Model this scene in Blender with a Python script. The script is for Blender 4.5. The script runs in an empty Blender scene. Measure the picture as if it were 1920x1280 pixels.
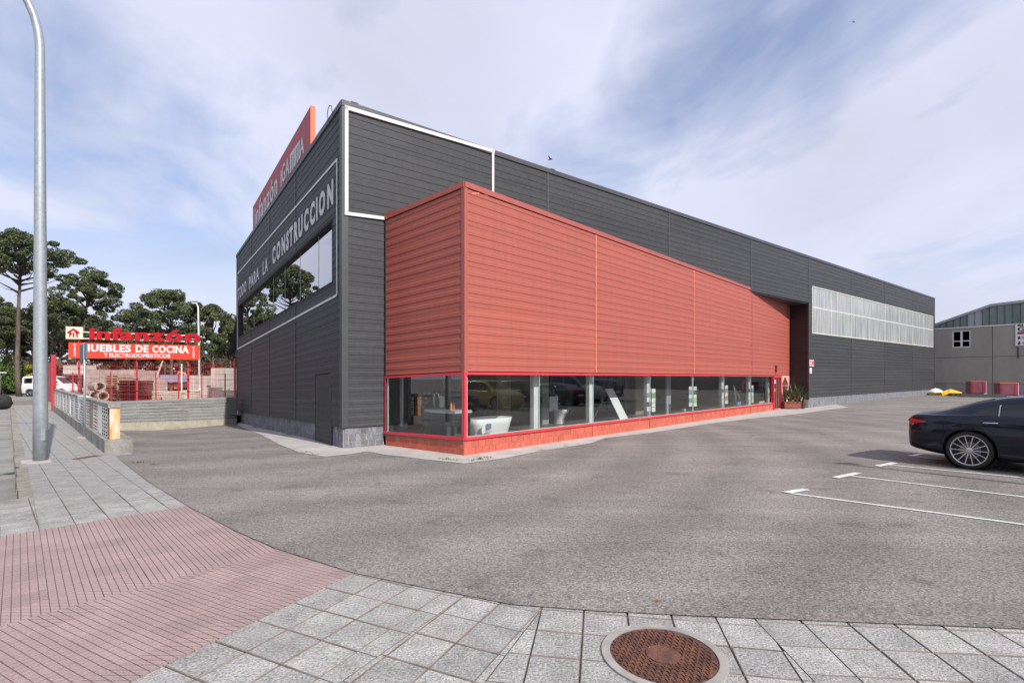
import bpy, bmesh, math, random
import numpy as np
from mathutils import Vector, Matrix
SC = bpy.context.scene
COL = SC.collection
R = math.radians
rnd = random.Random(7)
# ---------------------------------------------------------------- camera, world, sun, exposure
FPX, HX, HY, EYE = 945.0, 960.0, 708.0, 1.65
cam_d = bpy.data.cameras.new('camera'); cam = bpy.data.objects.new('camera', cam_d); COL.objects.link(cam)
cam.location = (0, 0, EYE); cam.rotation_euler = (R(90), 0, 0)
cam_d.sensor_width = 36; cam_d.lens = FPX/1920*36; cam_d.shift_y = 68/1920
cam_d.clip_start = .05; cam_d.clip_end = 2000
SC.camera = cam
SUN_AZ = Vector((.66, -.751)).normalized(); SUN_EL = R(39)
W = bpy.data.worlds.new('World'); SC.world = W; W.use_nodes = True
nt = W.node_tree; nt.nodes.clear()
def N(t, typ, **k):
    n = t.nodes.new(typ)
    for a, b in k.items(): setattr(n, a, b)
    return n
out = N(nt, 'ShaderNodeOutputWorld')
sky = N(nt, 'ShaderNodeTexSky', sky_type='NISHITA', sun_disc=False)
sky.sun_elevation = SUN_EL; sky.sun_rotation = math.atan2(SUN_AZ.x, SUN_AZ.y)
sky.air_density = 1.0; sky.dust_density = .6; sky.ozone_density = 2.0
bg = N(nt, 'ShaderNodeBackground'); bg.inputs[1].default_value = .15
hs = N(nt, 'ShaderNodeHueSaturation'); hs.inputs['Saturation'].default_value = 1.35; hs.inputs['Hue'].default_value = .508
nt.links.new(sky.outputs[0], hs.inputs['Color']); nt.links.new(hs.outputs[0], bg.inputs[0])
bgc = N(nt, 'ShaderNodeBackground'); bgc.inputs[0].default_value = (.735, .77, .94, 1); bgc.inputs[1].default_value = 1.0
tc = N(nt, 'ShaderNodeTexCoord')
sep = N(nt, 'ShaderNodeSeparateXYZ'); nt.links.new(tc.outputs['Generated'], sep.inputs[0])
zz = N(nt, 'ShaderNodeMath', operation='MAXIMUM'); nt.links.new(sep.outputs[2], zz.inputs[0]); zz.inputs[1].default_value = 0
za = N(nt, 'ShaderNodeMath', operation='ADD'); nt.links.new(zz.outputs[0], za.inputs[0]); za.inputs[1].default_value = .22
dx = N(nt, 'ShaderNodeMath', operation='DIVIDE'); nt.links.new(sep.outputs[0], dx.inputs[0]); nt.links.new(za.outputs[0], dx.inputs[1])
dy = N(nt, 'ShaderNodeMath', operation='DIVIDE'); nt.links.new(sep.outputs[1], dy.inputs[0]); nt.links.new(za.outputs[0], dy.inputs[1])
cb = N(nt, 'ShaderNodeCombineXYZ'); nt.links.new(dx.outputs[0], cb.inputs[0]); nt.links.new(dy.outputs[0], cb.inputs[1])
mp = N(nt, 'ShaderNodeMapping'); mp.inputs['Scale'].default_value = (1.0, .72, 1); mp.inputs['Rotation'].default_value = (0, 0, R(34)); mp.inputs['Location'].default_value = (3.1, .9, 0)
nt.links.new(cb.outputs[0], mp.inputs[0])
n1 = N(nt, 'ShaderNodeTexNoise'); n1.inputs['Scale'].default_value = .95; n1.inputs['Detail'].default_value = 8; n1.inputs['Roughness'].default_value = .55; n1.inputs['Distortion'].default_value = .5
n2 = N(nt, 'ShaderNodeTexNoise'); n2.inputs['Scale'].default_value = 3.4; n2.inputs['Detail'].default_value = 7; n2.inputs['Distortion'].default_value = .9
nt.links.new(mp.outputs[0], n1.inputs[0]); nt.links.new(mp.outputs[0], n2.inputs[0])
mixn = N(nt, 'ShaderNodeMath', operation='MULTIPLY_ADD'); nt.links.new(n2.outputs[0], mixn.inputs[0]); mixn.inputs[1].default_value = .26; nt.links.new(n1.outputs[0], mixn.inputs[2])
rp = N(nt, 'ShaderNodeValToRGB'); e = rp.color_ramp.elements
e[0].position = .46; e[0].color = (.40,)*3+(1,); e[1].position = .64; e[1].color = (.97,)*3+(1,)
nt.links.new(mixn.outputs[0], rp.inputs[0])
hz = N(nt, 'ShaderNodeMapRange'); nt.links.new(zz.outputs[0], hz.inputs[0]); hz.inputs[1].default_value = .12; hz.inputs[2].default_value = .42; hz.inputs[3].default_value = .93; hz.inputs[4].default_value = 0
mx = N(nt, 'ShaderNodeMath', operation='MAXIMUM'); nt.links.new(rp.outputs[0], mx.inputs[0]); nt.links.new(hz.outputs[0], mx.inputs[1])
mxs = N(nt, 'ShaderNodeMixShader'); nt.links.new(mx.outputs[0], mxs.inputs[0]); nt.links.new(bg.outputs[0], mxs.inputs[1]); nt.links.new(bgc.outputs[0], mxs.inputs[2])
nt.links.new(mxs.outputs[0], out.inputs[0])
n3 = N(nt, 'ShaderNodeTexNoise'); n3.inputs['Scale'].default_value = 1.7; n3.inputs['Detail'].default_value = 7; n3.inputs['Distortion'].default_value = .6; nt.links.new(mp.outputs[0], n3.inputs[0])
cr3 = N(nt, 'ShaderNodeMapRange'); cr3.inputs[1].default_value = .3; cr3.inputs[2].default_value = .68; cr3.inputs[3].default_value = .93; cr3.inputs[4].default_value = 1.09; nt.links.new(n3.outputs[0], cr3.inputs[0]); nt.links.new(cr3.outputs[0], bgc.inputs[1])
sl = bpy.data.lights.new('sun', 'SUN'); sl.energy = 4.9; sl.angle = R(.55); sl.color = (1, .95, .88)
so = bpy.data.objects.new('sun', sl); COL.objects.link(so)
sdir = Vector((SUN_AZ.x*math.cos(SUN_EL), SUN_AZ.y*math.cos(SUN_EL), math.sin(SUN_EL)))
so.rotation_euler = sdir.to_track_quat('Z', 'Y').to_euler(); so.location = sdir*60
vs = SC.view_settings; vs.view_transform = 'Standard'; vs.look = 'None'; vs.exposure = 0; vs.gamma = 1; vs.use_curve_mapping = False
# ---------------------------------------------------------------- projection helpers (photo pixel -> point of the place)
def ray(px, py): return Vector(((px-HX)/FPX, 1.0, (HY-py)/FPX))
def G(px, py, z=0.0):
    d = ray(px, py); t = (z-EYE)/d.z
    return Vector((d.x*t, d.y*t, z))
def AT(px, py, Y):
    d = ray(px, py); return Vector((d.x*Y, Y, EYE+d.z*Y))
# ---------------------------------------------------------------- materials
MATS = {}
def mat(name, col, rough=.7, var=.12, scale=3.0, bump=0.0, bscale=30.0, metal=0.0, col2=None, speck=0.0, objvar=0.0, streak=0.0, coat=0.0, stretch=(1, 1, 1), detail=6.0, spec=.5):
    if name in MATS: return MATS[name]
    m = bpy.data.materials.new(name); m.use_nodes = True; t = m.node_tree
    p = t.nodes['Principled BSDF']; p.inputs['Roughness'].default_value = rough; p.inputs['Metallic'].default_value = metal
    p.inputs['Specular IOR Level'].default_value = spec
    if coat: p.inputs['Coat Weight'].default_value = coat; p.inputs['Coat Roughness'].default_value = .03
    g = N(t, 'ShaderNodeNewGeometry'); mpn = N(t, 'ShaderNodeMapping'); mpn.inputs['Scale'].default_value = stretch
    t.links.new(g.outputs['Position'], mpn.inputs[0])
    no = N(t, 'ShaderNodeTexNoise'); no.inputs['Scale'].default_value = scale; no.inputs['Detail'].default_value = detail; no.inputs['Roughness'].default_value = .6
    t.links.new(mpn.outputs[0], no.inputs[0])
    c2 = col2 if col2 else tuple(c*(1-var) for c in col)
    c1 = col if col2 else tuple(min(1, c*(1+var)) for c in col)
    r = N(t, 'ShaderNodeValToRGB'); r.color_ramp.elements[0].position = .32; r.color_ramp.elements[1].position = .68
    r.color_ramp.elements[0].color = (*c2, 1); r.color_ramp.elements[1].color = (*c1, 1)
    t.links.new(no.outputs[0], r.inputs[0]); cur = r.outputs[0]
    if speck:
        v = N(t, 'ShaderNodeTexNoise'); v.inputs['Scale'].default_value = bscale; v.inputs['Detail'].default_value = 3; v.inputs['Roughness'].default_value = .8
        t.links.new(g.outputs['Position'], v.inputs[0])
        mr = N(t, 'ShaderNodeMapRange'); mr.inputs[1].default_value = .3; mr.inputs[2].default_value = .7; mr.inputs[3].default_value = 1-speck; mr.inputs[4].default_value = 1+speck
        t.links.new(v.outputs[0], mr.inputs[0])
        mm = N(t, 'ShaderNodeMix', data_type='RGBA', blend_type='MULTIPLY'); mm.inputs[0].default_value = 1
        t.links.new(cur, mm.inputs[6]); t.links.new(mr.outputs[0], mm.inputs[7]); cur = mm.outputs[2]
    if streak:
        ms = N(t, 'ShaderNodeMapping'); ms.inputs['Scale'].default_value = (4.5, 4.5, .28); t.links.new(g.outputs['Position'], ms.inputs[0])
        v = N(t, 'ShaderNodeTexNoise'); v.inputs['Scale'].default_value = 1.5; v.inputs['Detail'].default_value = 7; v.inputs['Roughness'].default_value = .65; t.links.new(ms.outputs[0], v.inputs[0])
        mr = N(t, 'ShaderNodeMapRange'); mr.inputs[1].default_value = .35; mr.inputs[2].default_value = .72; mr.inputs[3].default_value = 1-streak; mr.inputs[4].default_value = 1+streak
        t.links.new(v.outputs[0], mr.inputs[0])
        mm = N(t, 'ShaderNodeMix', data_type='RGBA', blend_type='MULTIPLY'); mm.inputs[0].default_value = 1
        t.links.new(cur, mm.inputs[6]); t.links.new(mr.outputs[0], mm.inputs[7]); cur = mm.outputs[2]
    if objvar:
        oi = N(t, 'ShaderNodeObjectInfo'); mr = N(t, 'ShaderNodeMapRange'); mr.inputs[3].default_value = 1-objvar; mr.inputs[4].default_value = 1+objvar
        t.links.new(oi.outputs['Random'], mr.inputs[0])
        mm = N(t, 'ShaderNodeMix', data_type='RGBA', blend_type='MULTIPLY'); mm.inputs[0].default_value = 1
        t.links.new(cur, mm.inputs[6]); t.links.new(mr.outputs[0], mm.inputs[7]); cur = mm.outputs[2]
    t.links.new(cur, p.inputs['Base Color'])
    if bump:
        b = N(t, 'ShaderNodeTexNoise'); b.inputs['Scale'].default_value = bscale; b.inputs['Detail'].default_value = 4
        t.links.new(g.outputs['Position'], b.inputs[0])
        bp = N(t, 'ShaderNodeBump'); bp.inputs['Strength'].default_value = bump; bp.inputs['Distance'].default_value = .01
        t.links.new(b.outputs[0], bp.inputs['Height']); t.links.new(bp.outputs[0], p.inputs['Normal'])
    MATS[name] = m; return m
def glass(name, tint=(.8, .9, .88), refl=.9, rough=.0, base=.06, k=1.6):
    m = bpy.data.materials.new(name); m.use_nodes = True; t = m.node_tree; t.nodes.clear()
    o = N(t, 'ShaderNodeOutputMaterial'); tr = N(t, 'ShaderNodeBsdfTransparent'); tr.inputs[0].default_value = (*tint, 1)
    gl = N(t, 'ShaderNodeBsdfGlossy'); gl.inputs['Roughness'].default_value = rough; gl.inputs[0].default_value = (refl, refl, refl, 1)
    f = N(t, 'ShaderNodeFresnel'); f.inputs[0].default_value = 1.5
    a = N(t, 'ShaderNodeMath', operation='MULTIPLY_ADD', use_clamp=True); t.links.new(f.outputs[0], a.inputs[0]); a.inputs[1].default_value = k; a.inputs[2].default_value = base
    gb = N(t, 'ShaderNodeNewGeometry'); iv = N(t, 'ShaderNodeMath', operation='SUBTRACT'); iv.inputs[0].default_value = 1; t.links.new(gb.outputs['Backfacing'], iv.inputs[1])
    fb_ = N(t, 'ShaderNodeMath', operation='MULTIPLY'); t.links.new(a.outputs[0], fb_.inputs[0]); t.links.new(iv.outputs[0], fb_.inputs[1])
    s = N(t, 'ShaderNodeMixShader'); t.links.new(fb_.outputs[0], s.inputs[0]); t.links.new(tr.outputs[0], s.inputs[1]); t.links.new(gl.outputs[0], s.inputs[2])
    t.links.new(s.outputs[0], o.inputs[0]); return m
# ---------------------------------------------------------------- object helpers
def root_loc(o):
    v = Vector((0, 0, 0))
    while o is not None: v += o.location; o = o.parent
    return v
def link(name, me, parent=None):
    o = bpy.data.objects.new(name, me); COL.objects.link(o)
    if parent: o.parent = parent
    return o
def mesh(name, verts, faces, m=None, parent=None, world=True, smooth=False):
    if parent is not None and world:
        off = root_loc(parent); verts = [(v[0]-off.x, v[1]-off.y, v[2]-off.z) for v in verts]
    me = bpy.data.meshes.new(name); me.from_pydata([tuple(v) for v in verts], [], faces)
    ms = m if isinstance(m, (list, tuple)) else [m]
    for k in ms:
        if k: me.materials.append(k)
    me.validate(); 
    if smooth: me.polygons.foreach_set('use_smooth', [True]*len(me.polygons))
    me.update()
    return link(name, me, parent)
def tag(o, label, cat, group=None):
    o['label'] = label; o['category'] = cat
    if group: o['group'] = group
    return o
def thing(name, label, cat, loc=(0, 0, 0), group=None):
    o = bpy.data.objects.new(name, None); COL.objects.link(o); o.location = loc; o.empty_display_size = .2
    return tag(o, label, cat, group)
def struct(o): o['kind'] = 'structure'; return o
def stuff(o): o['kind'] = 'stuff'; return o
class MB:
    def __init__(s): s.v = []; s.f = []
    def hexa(s, p):   # 8 pts: bottom 4 ccw, top 4
        b = len(s.v); s.v += [tuple(q) for q in p]
        s.f += [(b, b+3, b+2, b+1), (b+4, b+5, b+6, b+7), (b, b+1, b+5, b+4), (b+1, b+2, b+6, b+5), (b+2, b+3, b+7, b+6), (b+3, b, b+4, b+7)]
        return s
    def box(s, c, sz, ax=(1, 0)):   # axis-aligned in frame ax (2d unit), c=centre
        x = Vector((ax[0], ax[1], 0)); y = Vector((-ax[1], ax[0], 0)); c = Vector(c); a, b_, h = sz[0]/2, sz[1]/2, sz[2]/2
        lo = [c-x*a-y*b_, c+x*a-y*b_, c+x*a+y*b_, c-x*a+y*b_]
        return s.hexa([q-Vector((0, 0, h)) for q in lo]+[q+Vector((0, 0, h)) for q in lo])
    def tube(s, pts, rad, n=8, caps=True):
        pts = [Vector(p) for p in pts]
        if not isinstance(rad, (list, tuple)): rad = [rad]*len(pts)
        rings = []; prev = None
        for i, p in enumerate(pts):
            d = (pts[min(i+1, len(pts)-1)]-pts[max(i-1, 0)]).normalized()
            if prev is None:
                a = Vector((0, 0, 1)) if abs(d.z) < .9 else Vector((1, 0, 0)); u = d.cross(a).normalized()
            else: u = (prev-d*prev.dot(d)).normalized()
            prev = u; w = d.cross(u); b = len(s.v); rings.append(b)
            for k in range(n):
                t = 2*math.pi*k/n; s.v.append(tuple(p+(u*math.cos(t)+w*math.sin(t))*rad[i]))
        for a, b in zip(rings, rings[1:]):
            for k in range(n): s.f.append((a+k, a+(k+1) % n, b+(k+1) % n, b+k))
        if caps: s.f.append(tuple(range(rings[0]+n-1, rings[0]-1, -1))); s.f.append(tuple(range(rings[-1], rings[-1]+n)))
        return s
    def prism(s, poly, z0, z1):   # poly list of xy (ccw), extruded
        b = len(s.v); n = len(poly)
        s.v += [(p[0], p[1], z0) for p in poly]+[(p[0], p[1], z1) for p in poly]
        s.f.append(tuple(range(b+n-1, b-1, -1))); s.f.append(tuple(range(b+n, b+2*n)))
        for k in range(n): s.f.append((b+k, b+(k+1) % n, b+n+(k+1) % n, b+n+k))
        return s
    def build(s, name, m, parent=None, world=True, smooth=False): return mesh(name, s.v, s.f, m, parent, world, smooth)
def copy_tree(o, parent=None):
    c = o.copy(); COL.objects.link(c)
    if parent: c.parent = parent
    for ch in list(o.children): copy_tree(ch, c)
    return c
class Wall:
    def __init__(s, p0, p1, n, warp=(0, 0, 0, 1)):
        s.p0 = Vector((p0[0], p0[1])); s.p1 = Vector((p1[0], p1[1])); s.d = (s.p1-s.p0).normalized(); s.L = (s.p1-s.p0).length
        s.n = Vector((n[0], n[1])).normalized(); s.w = warp   # warp: dz at far bottom, dz at far top, z bottom, z top
    def off(s, k): return Wall(s.p0+s.n*k, s.p1+s.n*k, s.n, s.w)
    def P(s, u, z, o=0.0):
        q = s.p0+s.d*u+s.n*o; return Vector((q.x, q.y, z))
    def wz(s, u, z):
        a, b, z0, z1 = s.w; return z+(u/s.L)*(a+(b-a)*(z-z0)/(z1-z0))
    def px(s, px, py, o=0.0):   # -> u, z
        r = (px-HX)/FPX; p = s.p0+s.n*o
        u = (r*p.y-p.x)/(s.d.x-r*s.d.y); Y = p.y+s.d.y*u
        return u, EYE+(HY-py)/FPX*Y
    def u(s, px, o=0.0): return s.px(px, 700, o)[0]
    def slab(s, mb, uz, o0, o1):   # uz: polygon list of (u,z)
        b = len(mb.v); n = len(uz)
        for o in (o0, o1):
            for (u, z) in uz: mb.v.append(tuple(s.P(u, z, o)))
        mb.f.append(tuple(range(b, b+n))); mb.f.append(tuple(range(b+2*n-1, b+n-1, -1)))
        for k in range(n): mb.f.append((b+(k+1) % n, b+k, b+n+k, b+n+(k+1) % n))
        return mb
    def rect(s, mb, u0, u1, z0, z1, o0, o1, warp=True):
        f = s.wz if warp else (lambda u, z: z)
        return s.slab(mb, [(u0, f(u0, z0)), (u1, f(u1, z0)), (u1, f(u1, z1)), (u0, f(u0, z1))], o0, o1)
    def pxpoly(s, mb, pts, o0, o1, o=None):
        o = o1 if o is None else o
        return s.slab(mb, [s.px(*p, o) for p in pts], o0, o1)
    def strip(s, mb, a, b, wid, o0, o1):   # straight bar between two pixels, real width
        A = s.px(*a, o1); B = s.px(*b, o1); dx_, dz_ = B[0]-A[0], B[1]-A[1]; l = math.hypot(dx_, dz_); nx, nz = -dz_/l*wid/2, dx_/l*wid/2
        return s.slab(mb, [(A[0]-nx, A[1]-nz), (B[0]-nx, B[1]-nz), (B[0]+nx, B[1]+nz), (A[0]+nx, A[1]+nz)], o0, o1)
def clip_half(poly, p, n):   # keep points with (q-p).n >= 0
    out_ = []
    for i in range(len(poly)):
        a, b = poly[i], poly[(i+1) % len(poly)]
        da = (a[0]-p[0])*n[0]+(a[1]-p[1])*n[1]; db = (b[0]-p[0])*n[0]+(b[1]-p[1])*n[1]
        if da >= 0: out_.append(a)
        if (da >= 0) != (db >= 0):
            t = da/(da-db); out_.append((a[0]+(b[0]-a[0])*t, a[1]+(b[1]-a[1])*t))
    return out_
def clip_poly(poly, region):   # region convex ccw
    for i in range(len(region)):
        a, b = region[i], region[(i+1) % len(region)]
        poly = clip_half(poly, a, (-(b[1]-a[1]), b[0]-a[0]))
        if len(poly) < 3: return []
    return poly
def ccw(poly):
    s = sum(poly[i][0]*poly[(i+1) % len(poly)][1]-poly[(i+1) % len(poly)][0]*poly[i][1] for i in range(len(poly)))
    return poly if s > 0 else poly[::-1]
def area(poly): return abs(sum(poly[i][0]*poly[(i+1) % len(poly)][1]-poly[(i+1) % len(poly)][0]*poly[i][1] for i in range(len(poly)))/2)
def text_mesh(txt, bold=0.0, ext=0.0):
    cu = bpy.data.curves.new('t', 'FONT'); cu.body = txt; cu.offset = bold; cu.extrude = ext; cu.resolution_u = 3
    ob = bpy.data.objects.new('t', cu); COL.objects.link(ob)
    dg = bpy.context.evaluated_depsgraph_get(); me = ob.evaluated_get(dg).to_mesh()
    v = [tuple(x.co) for x in me.vertices]; f = [tuple(p.vertices) for p in me.polygons]
    ob.evaluated_get(dg).to_mesh_clear(); bpy.data.objects.remove(ob); bpy.data.curves.remove(cu)
    return v, f
def bb(v): xs = [p[0] for p in v]; ys = [p[1] for p in v]; return min(xs), max(xs), min(ys), max(ys)
def put_text(wall, txt, quad, m, parent, name='lettering', o=.01, th=.004, bold=0.0, split=False, part_name='letter', kx=1.0):
    # quad: photo pixels of bottom-left, bottom-right, top-right, top-left of the text's bounding box
    Q = [wall.px(*q, o) for q in quad]
    V, F = text_mesh(txt, bold, .01); x0, x1, y0, y1 = bb(V)
    def mp_(v):
        a = (v[0]-x0)/(x1-x0); b = (v[1]-y0)/(y1-y0)
        u = (Q[0][0]*(1-a)+Q[1][0]*a)*(1-b)+(Q[3][0]*(1-a)+Q[2][0]*a)*b; z = (Q[0][1]*(1-a)+Q[1][1]*a)*(1-b)+(Q[3][1]*(1-a)+Q[2][1]*a)*b
        return wall.P(u, z, o+(th if v[2] > 0 else 0))
    if not split: return mesh(name, [mp_(v) for v in V], F, m, parent)
    for i, c in enumerate(txt):
        if c == ' ': continue
        r_ = bb(text_mesh(txt[:i+1], bold, .01)[0])[1]
        v, f = text_mesh(c, bold, .01); e_ = bb(v)[1]; cx_ = (bb(v)[0]+e_)/2; v = [(cx_+(p[0]-cx_)*kx, p[1], p[2]) for p in v]
        mesh(part_name, [mp_((p[0]+r_-e_, p[1], p[2])) for p in v], f, m, parent)
# ---------------------------------------------------------------- main layout
C0 = Vector((-3.916, 11.636)); R0 = Vector((-1.0, 10.6)); A0 = Vector((-3.08, 12.23))
dGR = Vector((.7928, .6101)); dGL = Vector((-.6101, .7928))
_t = Wall(C0, C0+dGR*47.3, (.6101, -.7928)); LR = _t.u(1752.3)
GR = Wall(C0, C0+dGR*LR, (.6101, -.7928), (.232, .13, .52, 8.05))
GL = Wall(C0, C0+dGL*13.74, (-.7928, -.6101), (-.33, -.92, .53, 8.05))
RF = Wall(R0, R0+Vector((.6904, .7234))*23.75, (.7234, -.6904))
RL = Wall(R0, A0, (-.619, -.786), (-.08, -.19, 1.77, 5.78))
def S(t): t = max(0, min(1, t)); return t*t*(3-2*t)
def gz(x, y):
    v = Vector((x, y))-C0; s = v.dot(dGL); t = v.dot(dGR)
    return -.33*S(s/13.7)*(1-S((-t-2.5)/3.5))*(1 if t < 1 else 0)+.27*S((t-19)/24)
def GZ(px, py):
    p = G(px, py)
    for _ in range(12): p = G(px, py, gz(p.x, p.y))
    return p
M_asph = mat('asphalt', (.236, .215, .194), .93, scale=.35, col2=(.170, .156, .143), speck=.28, bscale=48, bump=.9)
def asphalt_detail():
    m = M_asph; t = m.node_tree; p = t.nodes['Principled BSDF']; link_ = p.inputs['Base Color'].links[0]; cur = link_.from_socket
    g = N(t, 'ShaderNodeNewGeometry')
    # tyre tracks: long curved streaks
    mpn = N(t, 'ShaderNodeMapping'); mpn.inputs['Rotation'].default_value = (0, 0, R(-38)); mpn.inputs['Scale'].default_value = (.09, 1.3, 1); t.links.new(g.outputs['Position'], mpn.inputs[0])
    n = N(t, 'ShaderNodeTexNoise'); n.inputs['Scale'].default_value = 1.1; n.inputs['Detail'].default_value = 6; n.inputs['Distortion'].default_value = .8; n.inputs['Roughness'].default_value=.6; t.links.new(mpn.outputs[0], n.inputs[0])
    r = N(t, 'ShaderNodeMapRange'); r.inputs[1].default_value = .35; r.inputs[2].default_value = .66; r.inputs[3].default_value = .87; r.inputs[4].default_value = 1.08; t.links.new(n.outputs[0], r.inputs[0])
    mm = N(t, 'ShaderNodeMix', data_type='RGBA', blend_type='MULTIPLY'); mm.inputs[0].default_value = 1; t.links.new(cur, mm.inputs[6]); t.links.new(r.outputs[0], mm.inputs[7]); cur = mm.outputs[2]
    # ring tracks
    w = N(t, 'ShaderNodeTexWave', wave_type='RINGS', rings_direction='Z'); w.inputs['Scale'].default_value = .19; w.inputs['Distortion'].default_value = 2.4; w.inputs['Detail'].default_value = 5; w.inputs['Detail Scale'].default_value = .5
    mp2 = N(t, 'ShaderNodeMapping'); mp2.inputs['Location'].default_value = (9, -16, 0); t.links.new(g.outputs['Position'], mp2.inputs[0]); t.links.new(mp2.outputs[0], w.inputs[0])
    r = N(t, 'ShaderNodeMapRange'); r.inputs[3].default_value = .88; r.inputs[4].default_value = 1.08; t.links.new(w.outputs['Fac'], r.inputs[0])
    mm = N(t, 'ShaderNodeMix', data_type='RGBA', blend_type='MULTIPLY'); mm.inputs[0].default_value = 1; t.links.new(cur, mm.inputs[6]); t.links.new(r.outputs[0], mm.inputs[7]); cur = mm.outputs[2]
    # aggregate stones: voronoi cells of random lightness
    v = N(t, 'ShaderNodeTexVoronoi'); v.inputs['Scale'].default_value = 75; t.links.new(g.outputs['Position'], v.inputs[0])
    sp = N(t, 'ShaderNodeSeparateColor'); t.links.new(v.outputs['Color'], sp.inputs[0])
    r = N(t, 'ShaderNodeMapRange'); r.inputs[1].default_value = 0; r.inputs[2].default_value = 1; r.inputs[3].default_value = .58; r.inputs[4].default_value = 1.48; t.links.new(sp.outputs[0], r.inputs[0])
    mm = N(t, 'ShaderNodeMix', data_type='RGBA', blend_type='MULTIPLY'); mm.inputs[0].default_value = 1; t.links.new(cur, mm.inputs[6]); t.links.new(r.outputs[0], mm.inputs[7]); cur = mm.outputs[2]
    for sc_, lo_, hi_, k_ in ((1.7, .60, .70, .74), (.55, .56, .70, .84)):   # oil spots and damp patches
        v = N(t, 'ShaderNodeTexNoise'); v.inputs['Scale'].default_value = sc_; v.inputs['Detail'].default_value = 5; v.inputs['Distortion'].default_value = .4; t.links.new(g.outputs['Position'], v.inputs[0])
        r = N(t, 'ShaderNodeMapRange'); r.inputs[1].default_value = lo_; r.inputs[2].default_value = hi_; r.inputs[3].default_value = 1; r.inputs[4].default_value = k_; t.links.new(v.outputs[0], r.inputs[0])
        mm = N(t, 'ShaderNodeMix', data_type='RGBA', blend_type='MULTIPLY'); mm.inputs[0].default_value = 1; t.links.new(cur, mm.inputs[6]); t.links.new(r.outputs[0], mm.inputs[7]); cur = mm.outputs[2]
    # dark cracks
    v = N(t, 'ShaderNodeTexVoronoi', feature='DISTANCE_TO_EDGE'); v.inputs['Scale'].default_value = .33
    nn = N(t, 'ShaderNodeTexNoise'); nn.inputs['Scale'].default_value = 1.5; nn.inputs['Detail'].default_value = 8; t.links.new(g.outputs['Position'], nn.inputs[0])
    ad = N(t, 'ShaderNodeMix', data_type='VECTOR'); ad.inputs[0].default_value = .35; t.links.new(g.outputs['Position'], ad.inputs[4]); t.links.new(nn.outputs['Color'], ad.inputs[5]); t.links.new(ad.outputs[1], v.inputs[0])
    r = N(t, 'ShaderNodeMapRange'); r.inputs[1].default_value = 0; r.inputs[2].default_value = .004; r.inputs[3].default_value = .84; r.inputs[4].default_value = 1; t.links.new(v.outputs[0], r.inputs[0])
    mm = N(t, 'ShaderNodeMix', data_type='RGBA', blend_type='MULTIPLY'); mm.inputs[0].default_value = 1; t.links.new(cur, mm.inputs[6]); t.links.new(r.outputs[0], mm.inputs[7]); cur = mm.outputs[2]
    t.links.new(cur, p.inputs['Base Color'])
asphalt_detail()
M_road = mat('road_asphalt', (.30, .285, .26), .95, scale=1.2, col2=(.19, .185, .17), speck=.35, bscale=60, bump=.8)
M_mortar = mat('joint_mortar', (.19, .165, .14), .95, var=.3, scale=6, bump=.5)
M_paver = mat('granite_paver', (.385, .370, .352), .85, scale=5, col2=(.262, .253, .243), speck=.6, bscale=60, bump=.9, objvar=.13)
M_pink = mat('pink_tactile', (.375, .268, .250), .85, scale=2.2, col2=(.315, .226, .212), speck=.3, bscale=90, bump=.4, objvar=.08)
M_pinkd = mat('pink_groove', (.17, .125, .12), .9, var=.2)
M_conc = mat('pale_concrete', (.47, .44, .41), .9, scale=1.5, col2=(.36, .34, .32), speck=.18, bscale=40, bump=.4)
M_dconc = mat('weathered_concrete', (.36, .35, .32), .92, scale=1.6, col2=(.17, .165, .145), speck=.25, bscale=25, bump=.6, stretch=(1, 1, .6))
M_gcon = mat('yard_wall_concrete', (.36, .36, .35), .9, scale=1.5, col2=(.23, .235, .225), speck=.25, bscale=20, bump=.5, stretch=(.7, .7, 3))
M_kerb = mat('kerb_concrete', (.33, .30, .25), .92, scale=4, col2=(.18, .17, .14), speck=.3, bscale=40, bump=.6, objvar=.1)
M_dirt = mat('yard_dirt', (.30, .27, .22), .95, scale=1.0, col2=(.2, .18, .15), speck=.3, bscale=20, bump=.5)
M_grass = mat('verge_grass', (.10, .15, .03), .95, scale=3, col2=(.06, .10, .02), speck=.4, bscale=20, bump=.6)
M_white = mat('road_paint', (.74, .74, .72), .8, scale=6, col2=(.5, .5, .48), speck=.25, bscale=50)
s_ = 700
struct(mesh('ground', [(-s_, -s_, -.6), (s_, -s_, -.6), (s_, s_, -.6), (-s_, s_, -.6)], [(0, 1, 2, 3)], M_dirt))
# asphalt lot: convex region towards the pavement
curve_px = [(222, 868), (350, 948), (440, 995), (520, 1030), (600, 1055), (660, 1074), (800, 1103), (960, 1134), (1130, 1147), (1340, 1157), (1920, 1180)]
curve = [G(*p).to_2d() for p in curve_px]
w0 = Vector((-8.7, 10.95)); wd = Vector((-.7037, .7105))
halves = [((w0.x, w0.y), (.7105, .7037))]
for a, b in zip(curve, curve[1:]):
    d = b-a; halves.append(((a.x, a.y), (-d.y, d.x)))
LV = []; LF = []; cache = {}
def lv(x, y):
    k = (round(x, 4), round(y, 4))
    if k not in cache: cache[k] = len(LV); LV.append((x, y, gz(x, y)+.008))
    return cache[k]
for i in range(-34, 76):
    for j in range(2, 66):
        poly = [(i, j), (i+1, j), (i+1, j+1), (i, j+1)]
        for p, n in halves:
            poly = clip_half(poly, p, n)
            if len(poly) < 3: break
        if len(poly) >= 3:
            ids = [lv(*q) for q in poly]; ids = [q for k, q in enumerate(ids) if q != ids[k-1]]
            if len(ids) >= 3: LF.append(tuple(ids))
# skirt along the pavement edge
lot = mesh('parking_lot', LV, LF, M_asph); struct(lot)
def in_lot(x, y, m=.0): return all((x-p[0])*n[0]/math.hypot(*n)+(y-p[1])*n[1]/math.hypot(*n) > m for p, n in halves)
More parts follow.
